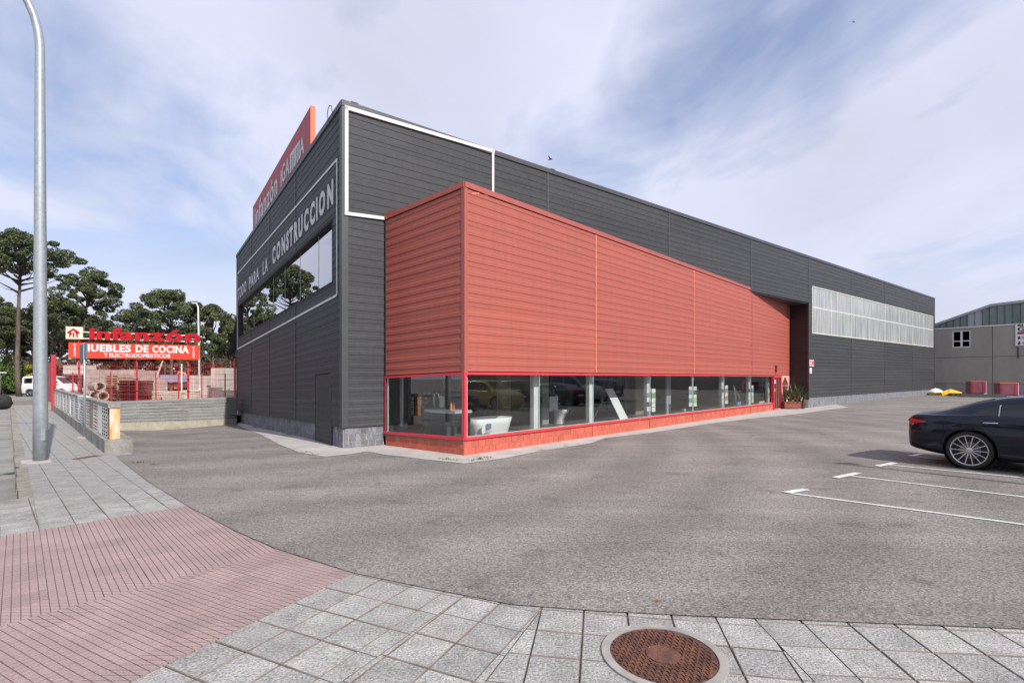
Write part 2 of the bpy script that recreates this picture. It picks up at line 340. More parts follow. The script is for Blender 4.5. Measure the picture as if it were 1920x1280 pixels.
# pavement slab under the tiles
kI = lambda s: Vector((-6.67, 7.02))+Vector((-.707, .707))*s     # kerb/paver line
pav_outline = [kI(0), kI(42), (-36.5, 39), w0+wd*40, w0+wd*3, (-4, 7.5), (-1, 5), (3.4, 4.2), (12, 3.6), (12, -4), (-12, -4), (-12, 2.0), (-7.4, 6.2)]
mb = MB(); mb.prism(ccw([tuple(p) for p in pav_outline]), -.3, -.014)
pav = mb.build('pavement', M_mortar); struct(pav)
kerbline = [kI(0), kI(42)]
struct(mesh('side_road', [(-90, -30, -.11), (-12.0, -30, -.11), (-12.0, 2, -.11), (-6.8, 7, -.11), (-36.6, 36.8, -.11), (-90, 37, -.11)], [(0, 1, 2, 3, 4, 5)], M_road))
struct(mesh('cross_road', [(-120, 36.4, -.07), (-36, 36.4, -.07), (-28, 40, -.07), (-22, 50, -.07), (-22, 56, -.07), (-120, 56, -.07)], [(0, 1, 2, 3, 4, 5)], M_road))
struct(mesh('verge', [(-140, 55, -.04), (-22, 55, -.04), (60, 55, -.04), (60, 120, -.04), (-140, 120, -.04)], [(0, 1, 2, 3, 4)], M_grass))
yd = [w0+wd*9+Vector((.4, .4)), Vector((-11.6, 21.9)), C0+dGL*13.8+dGR*.1, C0+dGL*15+dGR*30, (40, 70), (-28, 70), w0+wd*34+Vector((.4, .4))]
struct(mesh('yard_ground', [(p[0], p[1], .05) for p in yd], [tuple(range(len(yd)))], M_dirt))
# ---- pavers
def unit_tile(s, gap, h):
    a = s-gap; c = .005
    v = [(gap/2, gap/2, -h), (a+gap/2, gap/2, -h), (a+gap/2, a+gap/2, -h), (gap/2, a+gap/2, -h), (gap/2, gap/2, -c), (a+gap/2, gap/2, -c), (a+gap/2, a+gap/2, -c), (gap/2, a+gap/2, -c),
         (gap/2+c, gap/2+c, 0), (a+gap/2-c, gap/2+c, 0), (a+gap/2-c, a+gap/2-c, 0), (gap/2+c, a+gap/2-c, 0)]
    f = [(8, 9, 10, 11)]
    for k in range(4):
        l = (k+1) % 4; f += [(k, l, 4+l, 4+k), (4+k, 4+l, 8+l, 8+k)]
    me = bpy.data.meshes.new('paver'); me.from_pydata(v, [], f); me.materials.append(M_paver); me.materials.append(M_mortar)
    for p_ in me.polygons: p_.material_index = 0 if p_.index == 0 else 1
    return me
def unit_tactile(s, gap):
    mbx = MB(); n = 6; p = s/n
    mbx.box((s/2, s/2, -.0095), (s-.004, s-.004, .007))
    for k in range(n): mbx.box(((k+.5)*p, s/2, -.006), (p-.0062, s-gap, .012))
    me = bpy.data.meshes.new('tile'); me.from_pydata(mbx.v, [], [f for f in mbx.f]); me.materials.append(M_pink); me.materials.append(M_pinkd)
    for p_ in me.polygons: p_.material_index = 1 if p_.index < 6 else 0
    return me
TS = .30
U_pav = unit_tile(TS, .0075, .02); U_tac = unit_tactile(TS, .008)
paver_list = []
def field(org, d, region, kind='paver', size=TS, prefix=None):
    d = Vector(d).normalized(); e = Vector((-d.y, d.x)); org = Vector(org); region = ccw([tuple(q) for q in region])
    us = [(Vector(q)-org).dot(d) for q in region]; vs_ = [(Vector(q)-org).dot(e) for q in region]
    for i in range(math.floor(min(us)/size), math.ceil(max(us)/size)):
        for j in range(math.floor(min(vs_)/size), math.ceil(max(vs_)/size)):
            c = [org+d*(i*size)+e*(j*size), org+d*((i+1)*size)+e*(j*size), org+d*((i+1)*size)+e*((j+1)*size), org+d*(i*size)+e*((j+1)*size)]
            if all(in_lot(q.x, q.y, .02) for q in c): continue
            full = [tuple(q) for q in c]; poly = clip_poly(full, region)
            if len(poly) < 3 or area(poly) < .0015: continue
            if area(poly) > size*size*.999: paver_list.append((c[0], d, None, kind, (c[0]+c[2])/2))
            else: paver_list.append((None, (org, d, e, i, j, size), poly, kind, (c[0]+c[2])/2))
def inset(poly, g):
    c = Vector((sum(p[0] for p in poly)/len(poly), sum(p[1] for p in poly)/len(poly))); res = list(poly)
    for i in range(len(poly)):
        a, b = Vector(poly[i]), Vector(poly[(i+1) % len(poly)]); 
        if (b-a).length < 1e-5: continue
        n = Vector((-(b-a).y, (b-a).x)).normalized(); res = clip_half(res, (a.x+n.x*g, a.y+n.y*g), (n.x, n.y))
        if len(res) < 3: return []
    return res
pA, pB = G(0, 1005).to_2d(), G(350, 948).to_2d(); pd = (pB-pA).normalized()
iA, iB = Vector((-3.33, 3.46)), Vector((-2.36, 4.70)); idr = (iB-iA).normalized()
gA, gB = G(235, 1280).to_2d(), G(660, 1075).to_2d(); gd = (gB-gA).normalized()
kA, kB = G(659, 1264).to_2d(), G(869, 1117).to_2d(); kd = (kB-kA).normalized()
mA, mB_ = G(960, 1212).to_2d(), G(1015, 1141).to_2d(); md = (mB_-mA).normalized()
nA, nB = G(1530, 1280).to_2d(), G(1420, 1165).to_2d(); nd = (nB-nA).normalized()
kend = Vector((-6.67, 7.02))
# left pavement
kP = Vector((-5.13, 5.47))
field(pA, (.72, -.69), [kP, pB+pd*1.0, w0+wd*27+Vector((.7, .7)), kI(33)])
field(pA, (.72, -.69), [kP, kend, Vector((-6.95, 6.65)), Vector((-8.3, 5.0)), pA-pd*2.6])
# pink tactile
field(pA, (.70, -.715), [pA-pd*2.6, pB+pd*.5, iB+idr*1.2, iA-idr*1.6], 'tile')
paver_n = len(paver_list)
field(iA, (.885, -.466), [iA-idr*1.6, iB+idr*1.2, gB+gd*.4, gA-gd*1.2], 'tile')
# grey front fields
field(gB, (.9, -.436), [gA-gd*1.4, gB+gd*.5, kB+kd*.6, kA-kd*.9])
field(kB, (.905, -.425), [kA-kd*.9, kB+kd*.6, mB_+md*.5, mA-md*1.3])
field(mB_, (.985, -.17), [mA-md*1.3, mB_+md*.5, nB+nd*.6, nA-nd*1.0])
field(nB, (.996, -.088), [nA-nd*1.0, nB+nd*.6, (5.2, 3.9), (5.2, 1.75)])
tac = bpy.data.objects.new('tactile_paving', None); COL.objects.link(tac); struct(tac)
far_mb = MB(); cnt = 0
manhole_c = Vector((.9, 3.0))
paver_list.sort(key=lambda q: q[4].length)
np_, nt_ = 0, 0
for (c, dd, poly, kind, ctr) in paver_list:
    if kind == 'paver':
        np_ += 1
        if np_ > 298:
            if ctr.y > 34: continue
            if poly is None:
                e = Vector((-dd.y, dd.x)); poly = [tuple(c), tuple(c+dd*TS), tuple(c+dd*TS+e*TS), tuple(c+e*TS)]
            q = inset(poly, .0038)
            if len(q) > 2: far_mb.prism(q, -.013, rnd.uniform(-.002, 0))
            continue
    else:
        nt_ += 1
    if poly is None:
        me = U_pav if kind == 'paver' else U_tac
        o = link(kind, me, pav if kind == 'paver' else tac)
        x, y = c; ang = math.atan2(dd.y, dd.x)
        o.location = (x, y, rnd.uniform(-.0025, .0)); o.rotation_euler = (R(rnd.uniform(-.2, .2)), R(rnd.uniform(-.2, .2)), ang+R(rnd.uniform(-.25, .25)))
        if kind == 'tile':   # bars run along d: rotate so that the grooves follow the walking direction
            e = Vector((-dd.y, dd.x)); q = c+e*TS; o.location = (q.x, q.y, o.location.z); o.rotation_euler.z = ang-R(90)
    elif kind == 'paver':
        q = inset(poly, .0038)
        if len(q) > 2:
            ob_ = MB().prism(q, -.013, -.001).build('paver', [M_paver, M_mortar], pav)
            for p_ in ob_.data.polygons: p_.material_index = 0 if p_.index == 1 else 1
    else:
        org, d, e, i, j, size = dd; p_ = size/6; mbx = MB(); qb_ = inset(poly, .002)
        if len(qb_) > 2: mbx.prism(qb_, -.013, -.006)
        nb_ = len(mbx.f)
        for k in range(6):
            a = org+d*(i*size)+e*(j*size+k*p_+.0031); b_ = a+e*(p_-.0062)
            strip_ = [tuple(a), tuple(a+d*size), tuple(b_+d*size), tuple(b_)]
            q = clip_poly(ccw(strip_), ccw(poly))
            if len(q) > 2 and area(q) > .0001: mbx.prism(q, -.012, 0)
        if mbx.v:
            ob_ = mbx.build('tile', [M_pink, M_pinkd], tac)
            if len(ob_.data.polygons) == len(mbx.f):
                for pp_ in ob_.data.polygons: pp_.material_index = 1 if pp_.index < nb_ else 0
if far_mb.v: stuff(far_mb.build('pavers_farther_off', M_paver, pav))
print('pavers', np_, 'tiles', nt_)
# cross joints in the tactile tiles
t = M_pink.node_tree; p = t.nodes['Principled BSDF']; cur = p.inputs['Base Color'].links[0].from_socket
tcn = N(t, 'ShaderNodeTexCoord'); sx = N(t, 'ShaderNodeSeparateXYZ'); t.links.new(tcn.outputs['Object'], sx.inputs[0])
mo = N(t, 'ShaderNodeMath', operation='PINGPONG'); mo.inputs[1].default_value = .025; t.links.new(sx.outputs[1], mo.inputs[0])
mr = N(t, 'ShaderNodeMapRange'); mr.inputs[1].default_value = .0014; mr.inputs[2].default_value = .0028; mr.inputs[3].default_value = .42; mr.inputs[4].default_value = 1; t.links.new(mo.outputs[0], mr.inputs[0])
mm = N(t, 'ShaderNodeMix', data_type='RGBA', blend_type='MULTIPLY'); mm.inputs[0].default_value = 1; t.links.new(cur, mm.inputs[6]); t.links.new(mr.outputs[0], mm.inputs[7]); t.links.new(mm.outputs[2], p.inputs['Base Color'])
# kerb stones
kerb = bpy.data.objects.new('kerb', None); COL.objects.link(kerb); kerb.location = (kend.x, kend.y, 0); struct(kerb)
kd_ = Vector((-.707, .707)); kn = Vector((-.707, -.707))
for i in range(34):
    a = kend+kd_*(i*1.0+.006); b_ = kend+kd_*(i+1-.006); jit = rnd.uniform(-.008, .008); w_ = .17
    a = a+kn*jit; b_ = b_+kn*jit
    pts = [a+kn*w_, a, b_, b_+kn*w_]; zt = .012+rnd.uniform(-.006, .006)
    m_ = MB(); lo = [(q.x, q.y, -.2) for q in pts]; hi = [(q.x, q.y, zt) for q in pts]; hi[0] = (hi[0][0]-kn.x*.02, hi[0][1]-kn.y*.02, zt-.004); hi[3] = (hi[3][0]-kn.x*.02, hi[3][1]-kn.y*.02, zt-.004)
    m_.hexa([lo[0], lo[1], lo[2], lo[3], hi[0], hi[1], hi[2], hi[3]]).build('kerb_stone', M_kerb, kerb)
# parking bay lines
def line_on(a, b, w, name='parking_line', z=.016):
    a = Vector(a); b = Vector(b); d = (b-a).normalized(); n = Vector((-d.y, d.x))*w/2; N_ = max(1, int((b-a).length/.5)); V = []; F = []
    for k in range(N_+1):
        q = a+(b-a)*k/N_
        for s in (1, -1): r_ = q+n*s; V.append((r_.x, r_.y, gz(r_.x, r_.y)+z))
    for k in range(N_): F.append((2*k, 2*k+1, 2*k+3, 2*k+2))
    return V, F
bays = [((1483, 926.2), (1920, 985), (1473, 925), (1512, 919)), ((1590, 892.5), (1920, 933), (1566, 897), (1609, 888)), ((1662, 872), (1920, 897), (1645, 875), (1678, 869)), ((1715, 857), (1800, 866), (1707, 856), (1728, 852))]
for a, b, c, d in bays:
    A_, B_ = G(*a).to_2d(), G(*b).to_2d(); dd = (B_-A_).normalized(); V, F = line_on(A_, A_+dd*4.8, .07)
    Cc, Dd = G(*c).to_2d(), G(*d).to_2d(); V2, F2 = line_on(Cc, Dd, .115, z=.019); n = len(V)
    o = mesh('parking_line', V+V2, F+[tuple(q+n for q in f) for f in F2], M_white); struct(o)
# concrete apron along the walls
apx = [(445, 797), (484, 813), (523, 834), (561, 849), (609, 857), (660, 852), (689, 847), (720, 853), (815, 864), (871, 870), (946, 860), (1010, 847), (1106, 832), (1135, 822), (1220, 812), (1330, 795), (1400, 786), (1500, 776), (1548, 769), (1592, 764), (1560, 757)]
ap = [GZ(*q).to_2d() for q in apx]+[RF.P(22, 0, -.1).to_2d(), RF.P(0, 0, -.1).to_2d()+Vector((0, .15)), A0+Vector((.1, .3)), C0+Vector((.2, .2)), (C0+dGL*13.7)+dGR*.1]
bm = bmesh.new(); f = bm.faces.new([bm.verts.new((q[0], q[1], 0)) for q in ap]); bmesh.ops.triangulate(bm, faces=[f])
bmesh.ops.subdivide_edges(bm, edges=bm.edges[:], cuts=3, use_grid_fill=True)
for v in bm.verts: v.co.z = gz(v.co.x, v.co.y)+.016
me = bpy.data.meshes.new('apron'); bm.to_mesh(me); bm.free(); me.materials.append(M_conc); apron = link('apron', me); struct(apron)
# manhole
M_iron = mat('rusty_iron', (.20, .085, .055), .75, scale=9, col2=(.085, .045, .035), speck=.35, bscale=70, bump=.6, metal=.25)
M_ring = mat('manhole_ring', (.30, .285, .26), .85, scale=6, var=.2, bump=.3)
mh = thing('manhole', 'rusty round manhole cover set in a concrete ring among the grey pavers', 'manhole cover', (.9, 3.0, 0))
def disc_ring(r0, r1, z0, z1, n=48):
    m_ = MB()
    for k in range(n):
        a, b_ = 2*math.pi*k/n, 2*math.pi*(k+1)/n
        P_ = lambda r, t, z: (manhole_c.x+r*math.cos(t), manhole_c.y+r*math.sin(t), z)
        m_.hexa([P_(r0, a, z0), P_(r1, a, z0), P_(r1, b_, z0), P_(r0, b_, z0), P_(r0, a, z1), P_(r1, a, z1), P_(r1, b_, z1), P_(r0, b_, z1)])
    return m_
disc_ring(.312, .362, -.02, .010).build('ring', M_ring, mh)
m_ = MB(); m_.prism([(manhole_c.x+.31*math.cos(2*math.pi*k/48), manhole_c.y+.31*math.sin(2*math.pi*k/48)) for k in range(48)], -.02, .003)
cov = m_.build('cover', M_iron, mh)
m_ = MB(); ca = R(20)
for i in range(-11, 12):
    for j in range(-11, 12):
        x, y = i*.0275, j*.0275; r_ = math.hypot(x, y)
        if r_ < .105 or r_ > .295: continue
        a = ca+(R(90) if (i+j) % 2 else 0); px_, py_ = x*math.cos(ca)-y*math.sin(ca), x*math.sin(ca)+y*math.cos(ca)
        m_.box((manhole_c.x+px_, manhole_c.y+py_, .0055), (.03, .009, .008), (math.cos(a), math.sin(a)))
m_.prism([(manhole_c.x+.1*math.cos(2*math.pi*k/32), manhole_c.y+.1*math.sin(2*math.pi*k/32)) for k in range(32)], .001, .009)
stuff(m_.build('tread_studs', M_iron, mh))
# drain grate on left pavement
g0 = G(163, 857).to_2d(); dgr = (G(186, 853).to_2d()-G(141, 860).to_2d()).normalized()
dr = thing('drain_cover', 'narrow rusty rectangular cover in the left pavement near the street lamp', 'drain cover', (g0.x, g0.y, 0))
MB().box((g0.x, g0.y, .001), (.50, .16, .012), tuple(dgr)).build('plate', M_iron, dr)
MB().box((g0.x, g0.y, .008), (.42, .10, .006), tuple(dgr)).build('lid', M_iron, dr)
# ---------------------------------------------------------------- warehouse (dark grey)
M_grey = mat('anthracite_cladding', (.052, .0545, .059), .55, scale=2.0, spec=.3, streak=.06, col2=(.045, .047, .051), speck=.14, bscale=7, objvar=.09, stretch=(.3, .3, 1.6))
M_greyt = mat('anthracite_trim', (.058, .061, .068), .45, scale=3, var=.1)
M_red = mat('red_cladding', (.385, .094, .068), .55, scale=1.6, streak=.05, col2=(.362, .090, .066), speck=.05, bscale=30, objvar=.05, stretch=(.3, .3, 1.6))
M_redt = mat('red_trim', (.37, .09, .072), .5, scale=3, var=.08)
M_redf = mat('red_frame', (.60, .045, .065), .38, scale=3, var=.08)
M_oran = mat('orange_joint', (.62, .20, .12), .5, scale=3, var=.1)
M_rblock = mat('red_painted_block', (.54, .12, .075), .8, scale=2.5, col2=(.43, .10, .065), speck=.2, bscale=35, bump=.5, objvar=.10)
M_gblock = mat('grey_split_block', (.23, .235, .26), .85, scale=7, col2=(.12, .12, .135), speck=.4, bscale=25, bump=.8, objvar=.16, stretch=(1, 1, .35))
M_mort = mat('block_mortar', (.42, .41, .40), .9, scale=8, var=.2)
M_rmort = mat('red_mortar', (.66, .22, .16), .85, scale=8, var=.15)
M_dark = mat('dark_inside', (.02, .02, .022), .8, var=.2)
M_trimw = mat('white_metal_trim', (.78, .77, .76), .5, scale=5, col2=(.6, .6, .58))
M_lett = mat('white_letters', (.70, .70, .72), .5, scale=14, col2=(.50, .50, .53))
M_roof = mat('roof_sheet', (.3, .3, .31), .7, var=.1)
wh = thing('warehouse', 'long dark grey metal-clad warehouse with white framing lines and a band of upper windows', 'warehouse', (C0.x, C0.y, 0))
sh = thing('showroom', 'red metal-clad showroom wedge with a long shop window projecting from the grey warehouse', 'showroom', (R0.x, R0.y, 0))
H_MOD = .86; JZ = [1.22+H_MOD*k for k in range(-1, 9)]
def prof(H=H_MOD, dp=.009):
    c = .006; P_ = [(0, -.006), (.004, -.006), (.004, 0)]; z = .1
    for k in range(4):
        P_ += [(z, 0), (z+.004, dp), (z+.095-.015, dp), (z+.095, 0)]; z += .095+.0933
    P_ += [(H-.004, 0), (H-.004, -.006), (H, -.006)]
    return P_
PR = prof()
def clip_prof(z0, z1, zb):   # returns list of (z, out) between z0 and z1 for module starting at zb
    pts = [(zb+a, b) for a, b in PR]; r_ = []
    for (a, oa), (b, ob) in zip(pts, pts[1:]):
        if b < z0 or a > z1: continue
        aa, oo = a, oa; bbz, bo = b, ob
        if a < z0 and b > a: oo = oa+(ob-oa)*(z0-a)/(b-a); aa = z0
        if b > z1 and b > a: bo = oa+(ob-oa)*(z1-a)/(b-a); bbz = z1
        if not r_: r_.append((aa, oo))
        r_.append((bbz, bo))
    return r_
def panel(wall, u0, u1, z0, z1, zb, m, parent, th=.05, name='cladding_panel'):
    P_ = clip_prof(z0, z1, zb)
    if len(P_) < 2: return
    V = []; F = []
    P2 = [(P_[0][0], -th)]+P_+[(P_[-1][0], -th)]; n = len(P2)
    for u in (u0+.006, u1-.006):
        for (z, o) in P2: V.append(tuple(wall.P(u, wall.wz(u, z), o)))
    for k in range(n-1): F.append((k, n+k, n+k+1, k+1))
    F += [tuple(range(n)), tuple(range(2*n-1, n-1, -1))]
    return mesh(name, V, F, m, parent)
def clad(wall, us, zlo, zhi, m, parent, joints=JZ, holes=()):
    # holes: (u0,u1,z0,z1) in unwarped z
    for u0, u1 in zip(us, us[1:]):
        for jz in joints:
            a, b = max(zlo, jz), min(zhi, jz+H_MOD)
            if b-a < .02: continue
            segs = [(u0, u1, a, b)]
            for (h0, h1, g0, g1) in holes:
                ns = []
                for (p0, p1, q0, q1) in segs:
                    if h1 <= p0 or h0 >= p1 or g1 <= q0 or g0 >= q1: ns.append((p0, p1, q0, q1)); continue
                    if q0 < g0: ns.append((p0, p1, q0, g0))
                    if q1 > g1: ns.append((p0, p1, g1, q1))
                    if p0 < h0: ns.append((p0, h0, max(q0, g0), min(q1, g1)))
                    if p1 > h1: ns.append((h1, p1, max(q0, g0), min(q1, g1)))
                segs = ns
            for (p0, p1, q0, q1) in segs:
                if p1-p0 > .03 and q1-q0 > .015: panel(wall, p0, p1, q0, q1, jz, m, parent)
def unwarp(wall, u, z):
    a, b, z0, z1 = wall.w; k = u/wall.L
    return (z-k*a+k*(b-a)*z0/(z1-z0))/(1+k*(b-a)/(z1-z0))
# joints along the long front
uI = GR.u(1411); uE = GR.u(1516.5); uA = (A0-C0).length
GRj = [.10]+[GR.u(x) for x in (713, 1027, 1254, 1408.5, 1516.5, 1596.5, 1659, 1711)]+[GR.L]
print('front bays', [round(x, 2) for x in GRj])
ZB = .52; ZT = 7.93; ZS = 5.74
pu0, pz0 = GR.px(1523, 624); pu1, _ = GR.px(1749.3, 600); pzt = GR.px(1523, 537)[1]
hp0, hp1 = unwarp(GR, pu0, pz0), unwarp(GR, pu0, pzt)
clad(GR, [GRj[0], uA], ZB, 5.60, M_grey, wh)
clad(GR, [GRj[0], GRj[2], GRj[3], GRj[4], GRj[5]], 5.60, ZT, M_grey, wh)
clad(GR, GRj[5:], ZB, ZT, M_grey, wh, holes=[(pu0, pu1, hp0, hp1)])
# left face
GLj = [.10]+[GL.u(x) for x in (554.2, 505.4, 471)]+[GL.L]
wl0, wzb0 = GL.px(624.5, 528); wl1, wzb1 = GL.px(447, 636); _, wzt0 = GL.px(624.5, 406); _, wzt1 = GL.px(447, 574)
hb = (unwarp(GL, wl0, wzb0)+unwarp(GL, wl1, wzb1))/2; ht = (unwarp(GL, wl0, wzt0)+unwarp(GL, wl1, wzt1))/2
print('GL win', wl0, wl1, wzb0, wzb1, wzt0, wzt1, hb, ht, 'L', GL.L)
door_u = (GL.u(621), GL.u(591)); 
clad(GL, GLj, .53, ZT, M_grey, wh, joints=JZ, holes=[(wl0, wl1, hb, ht), (door_u[0], door_u[1], .3, unwarp(GL, door_u[0], GL.px(606, 699)[1]))])
# door in the cladding, reaching to the ground
dz1 = GL.px(606, 699)[1]
dr_ = MB(); GL.rect(dr_, door_u[0]+.02, door_u[1]-.02, .0, unwarp(GL, door_u[0], dz1)-.02, -.05, -.004); door = dr_.build('side_door', M_grey, wh)
for k in range(11):
    z = .12+k*.19
    if z+.095 < dz1-.05: MB_ = MB(); GL.rect(MB_, door_u[0]+.03, door_u[1]-.03, z, z+.095, -.004, .004); MB_.build('door_rib', M_grey, door)
for uu in (door_u[0], door_u[1]):
    MB_ = MB(); GL.rect(MB_, uu-.015, uu+.015, .02, dz1+.02, -.02, .006); MB_.build('door_jamb', M_greyt, wh)
# vertical joint covers, corner trim, coping
for u in GRj[1:-1]:
    lo = ZB if (u < uA or u > GRj[5]-.1) else 5.60
    if u < uA: continue
    m_ = MB()
    if pu0 < u < pu1: GR.rect(m_, u-.03, u+.03, lo, hp0-.02, .009, .014); GR.rect(m_, u-.03, u+.03, hp1+.02, ZT, .009, .014)
    else: GR.rect(m_, u-.03, u+.03, lo, ZT, .009, .016)
    m_.build('joint_cover', M_greyt, wh)
for u in GLj[1:-1]:
    m_ = MB(); GL.rect(m_, u-.03, u+.03, .53, hb-.03, .009, .016); GL.rect(m_, u-.03, u+.03, ht+.03, ZT, .009, .016); m_.build('joint_cover', M_greyt, wh)
m_ = MB(); q = [C0+dGR*.13+GR.n*.018, C0+GR.n*.018+GL.n*.018, C0+dGL*.13+GL.n*.018, C0+dGL*.13-GL.n*.05, C0-GR.n*.05-GL.n*.05+Vector((.0, .0)), C0+dGR*.13-GR.n*.05]
m_.prism(ccw([tuple(x) for x in q]), .50, 8.0); m_.build('corner_trim', M_greyt, wh)
m_ = MB(); GR.rect(m_, GR.L-.08, GR.L+.01, ZB, ZT, -.05, .02); m_.build('corner_trim', M_greyt, wh)
m_ = MB(); GL.rect(m_, GL.L-.07, GL.L+.01, .53, ZT, -.05, .02); m_.build('corner_trim', M_greyt, wh)
m_ = MB(); GR.rect(m_, -.02, GR.L+.03, 7.93, 8.06, -.25, .035); m_.build('coping', M_greyt, wh)
m_ = MB(); GL.rect(m_, .003, GL.L+.03, 7.93, 8.06, -.25, .035); m_.build('coping', M_greyt, wh)
for xa, xb in ((658, 671), (1032, 1039)):
    m_ = MB(); a, b = GR.u(xa), GR.u(xb); GR.rect(m_, a, b, 8.06, 8.085, -.2, .04); m_.build('coping_clip', M_greyt, wh)
# bottom drip flashing
for w_, a, b in ((GR, .02, uA), (GR, GRj[5], GR.L), (GL, .02, door_u[0]-.03), (GL, door_u[1]+.03, GL.L)):
    m_ = MB(); w_.rect(m_, a, b, ZB-.02, ZB, -.04, .02); m_.build('flashing', M_greyt, wh)
# structural core behind the cladding
m_ = MB(); GR.rect(m_, .05, uA-.02, -.3, 7.9, -.2, -.055, False); GR.rect(m_, uA-.02, uE, 5.62, 7.9, -.2, -.055, False); GR.rect(m_, uE+.05, pu0-.05, -.3, 7.9, -.2, -.055, False)
GR.rect(m_, pu0-.05, pu1+.05, -.3, GR.wz(pu1, hp0)-.35, -.2, -.055, False); GR.rect(m_, pu0-.05, pu1+.05, GR.wz(pu0, hp1)+.25, 7.9, -.2, -.055, False); GR.rect(m_, pu1+.05, GR.L-.05, -.3, 7.9, -.2, -.055, False)
m_.build('front_wall_core', M_dark, wh)
zb_in, zt_in = hb-.05, ht+.05
m_ = MB(); GL.rect(m_, .25, wl0-.05, -.5, 7.85, -.2, -.055); GL.rect(m_, wl0-.05, wl1+.05, -.5, hb-.03, -.2, -.055); GL.rect(m_, wl0-.05, wl1+.05, ht+.03, 7.85, -.2, -.055); GL.rect(m_, wl1+.05, GL.L-.02, -.5, 7.85, -.2, -.055)
m_.build('left_wall_core', M_dark, wh)
bk = [C0+dGL*13.7+dGR*.06, C0+dGL*13.7+dGR*(LR-.1), C0+dGR*(LR-.1)+dGL*.06]
m_ = MB()
for a, b in ((bk[0], bk[1]), (bk[1], bk[2])):
    d = (b-a).normalized(); n = Vector((-d.y, d.x))*.15
    m_.hexa([(a.x, a.y, -.6), (b.x, b.y, -.6), (b.x+n.x, b.y+n.y, -.6), (a.x+n.x, a.y+n.y, -.6), (a.x, a.y, 7.05), (b.x, b.y, 7.05), (b.x+n.x, b.y+n.y, 7.05), (a.x+n.x, a.y+n.y, 7.05)])
m_.build('rear_walls', M_dark, wh)
a, b, c, d = C0+dGR*.2+dGL*.2, C0+dGR*(LR-.3)+dGL*.2, bk[1], bk[0]
m_ = MB(); m_.hexa([(a.x, a.y, 7.72), (b.x, b.y, 7.85), (c.x, c.y, 7.0), (d.x, d.y, 6.9), (a.x, a.y, 7.8), (b.x, b.y, 7.93), (c.x, c.y, 7.08), (d.x, d.y, 6.98)]); m_.build('roof', M_roof, wh)
# upper window band on left face
win = bpy.data.objects.new('upper_window', None); COL.objects.link(win); win.parent = wh
M_gl = glass('window_glass', (.93, .95, .94), .95, .0, .03, 2.5)
M_glu = glass('upper_glass', (.35, .42, .43), .97, .0, .30)
mull_px = [624.0, 591, 556.7, 529, 507.5, 488.5, 471.6, 458.3, 447.3]; mus = [GL.u(x) for x in mull_px]
m_ = MB(); GL.rect(m_, wl0-.02, wl1+.02, hb-.03, hb+.05, -.14, .012); m_.build('window_sill', M_dark, win)
m_ = MB(); GL.rect(m_, wl0-.02, wl1+.02, ht-.05, ht+.02, -.14, .008); m_.build('window_head', M_dark, win)
for u in (wl0, wl1-.06): m_ = MB(); GL.rect(m_, u, u+.06, hb+.05, ht-.05, -.14, .008); m_.build('window_jamb', M_dark, win)
for i, (a, b) in enumerate(zip(mus, mus[1:])):
    m_ = MB(); tl = rnd.uniform(-.004, .004); GL.rect(m_, a+.004, b-.004, hb+.05, ht-.05, -.100+tl, -.092); m_.build('pane', M_glu, win)
M_joint = mat('glass_joint', (.30, .36, .37), .4, var=.1)
for u in mus[1:-1]: m_ = MB(); GL.rect(m_, u-.012, u+.012, hb+.05, ht-.05, -.103, -.088); m_.build('glazing_joint', M_joint, win)
M_blind = mat('pale_fin', (.30, .36, .37), .6, var=.1)
for k, u in enumerate(mus[:-1]):
    for f_ in (.32,):
        uu = u+(mus[k+1]-u)*f_; m_ = MB(); GL.rect(m_, uu-.12, uu+.16, hb+.05, ht-.05, -.5, -.46); m_.build('vertical_fin', M_blind, win)
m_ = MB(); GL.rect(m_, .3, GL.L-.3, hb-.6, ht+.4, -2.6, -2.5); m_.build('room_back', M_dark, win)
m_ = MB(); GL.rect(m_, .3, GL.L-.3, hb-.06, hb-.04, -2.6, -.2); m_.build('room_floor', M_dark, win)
# white lines on the left face
for a, b, w_ in (((444.6, 514), (632, 298.5), .055), ((631.2, 300), (631.2, 553.5), .05), ((630.5, 553.5), (444.6, 654.5), .055), ((445.2, 516), (445.2, 653), .05)):
    m_ = MB(); GL.strip(m_, a, b, w_, .012, .022); m_.build('white_line', M_trimw, wh)
for txt, q in (('TODO', ((446.5, 563.5), (462.3, 546), (462.3, 524.5), (446.5, 542))), ('PARA', ((467.2, 543), (486.2, 523), (486.2, 499), (467.2, 520))), ('LA', ((493, 517.5), (503, 507.5), (503, 480.5), (493, 491.5)))):
    put_text(GL, txt, q, M_lett, wh, o=.012, th=.012, bold=.015, split=True, kx=.84)
put_text(GL, 'CONSTRUCCION', ((510.5, 499), (627.3, 381), (627.3, 332), (510.5, 466)), M_lett, wh, o=.012, th=.012, bold=.045, split=True, kx=.74)
# white frame on the front
fr = [((646.5, 200.5), (927.5, 284)), ((650.0, 199), (650.0, 402)), ((646.5, 399.5), (720.5, 409)), ((924.8, 281), (924.8, 400))]
fw = [.085, .08, .075, .065]
for (a, b), w_ in zip(fr, fw):
    m_ = MB(); GR.strip(m_, a, b, w_, .010, .05); m_.build('white_frame_bar', M_trimw, wh)
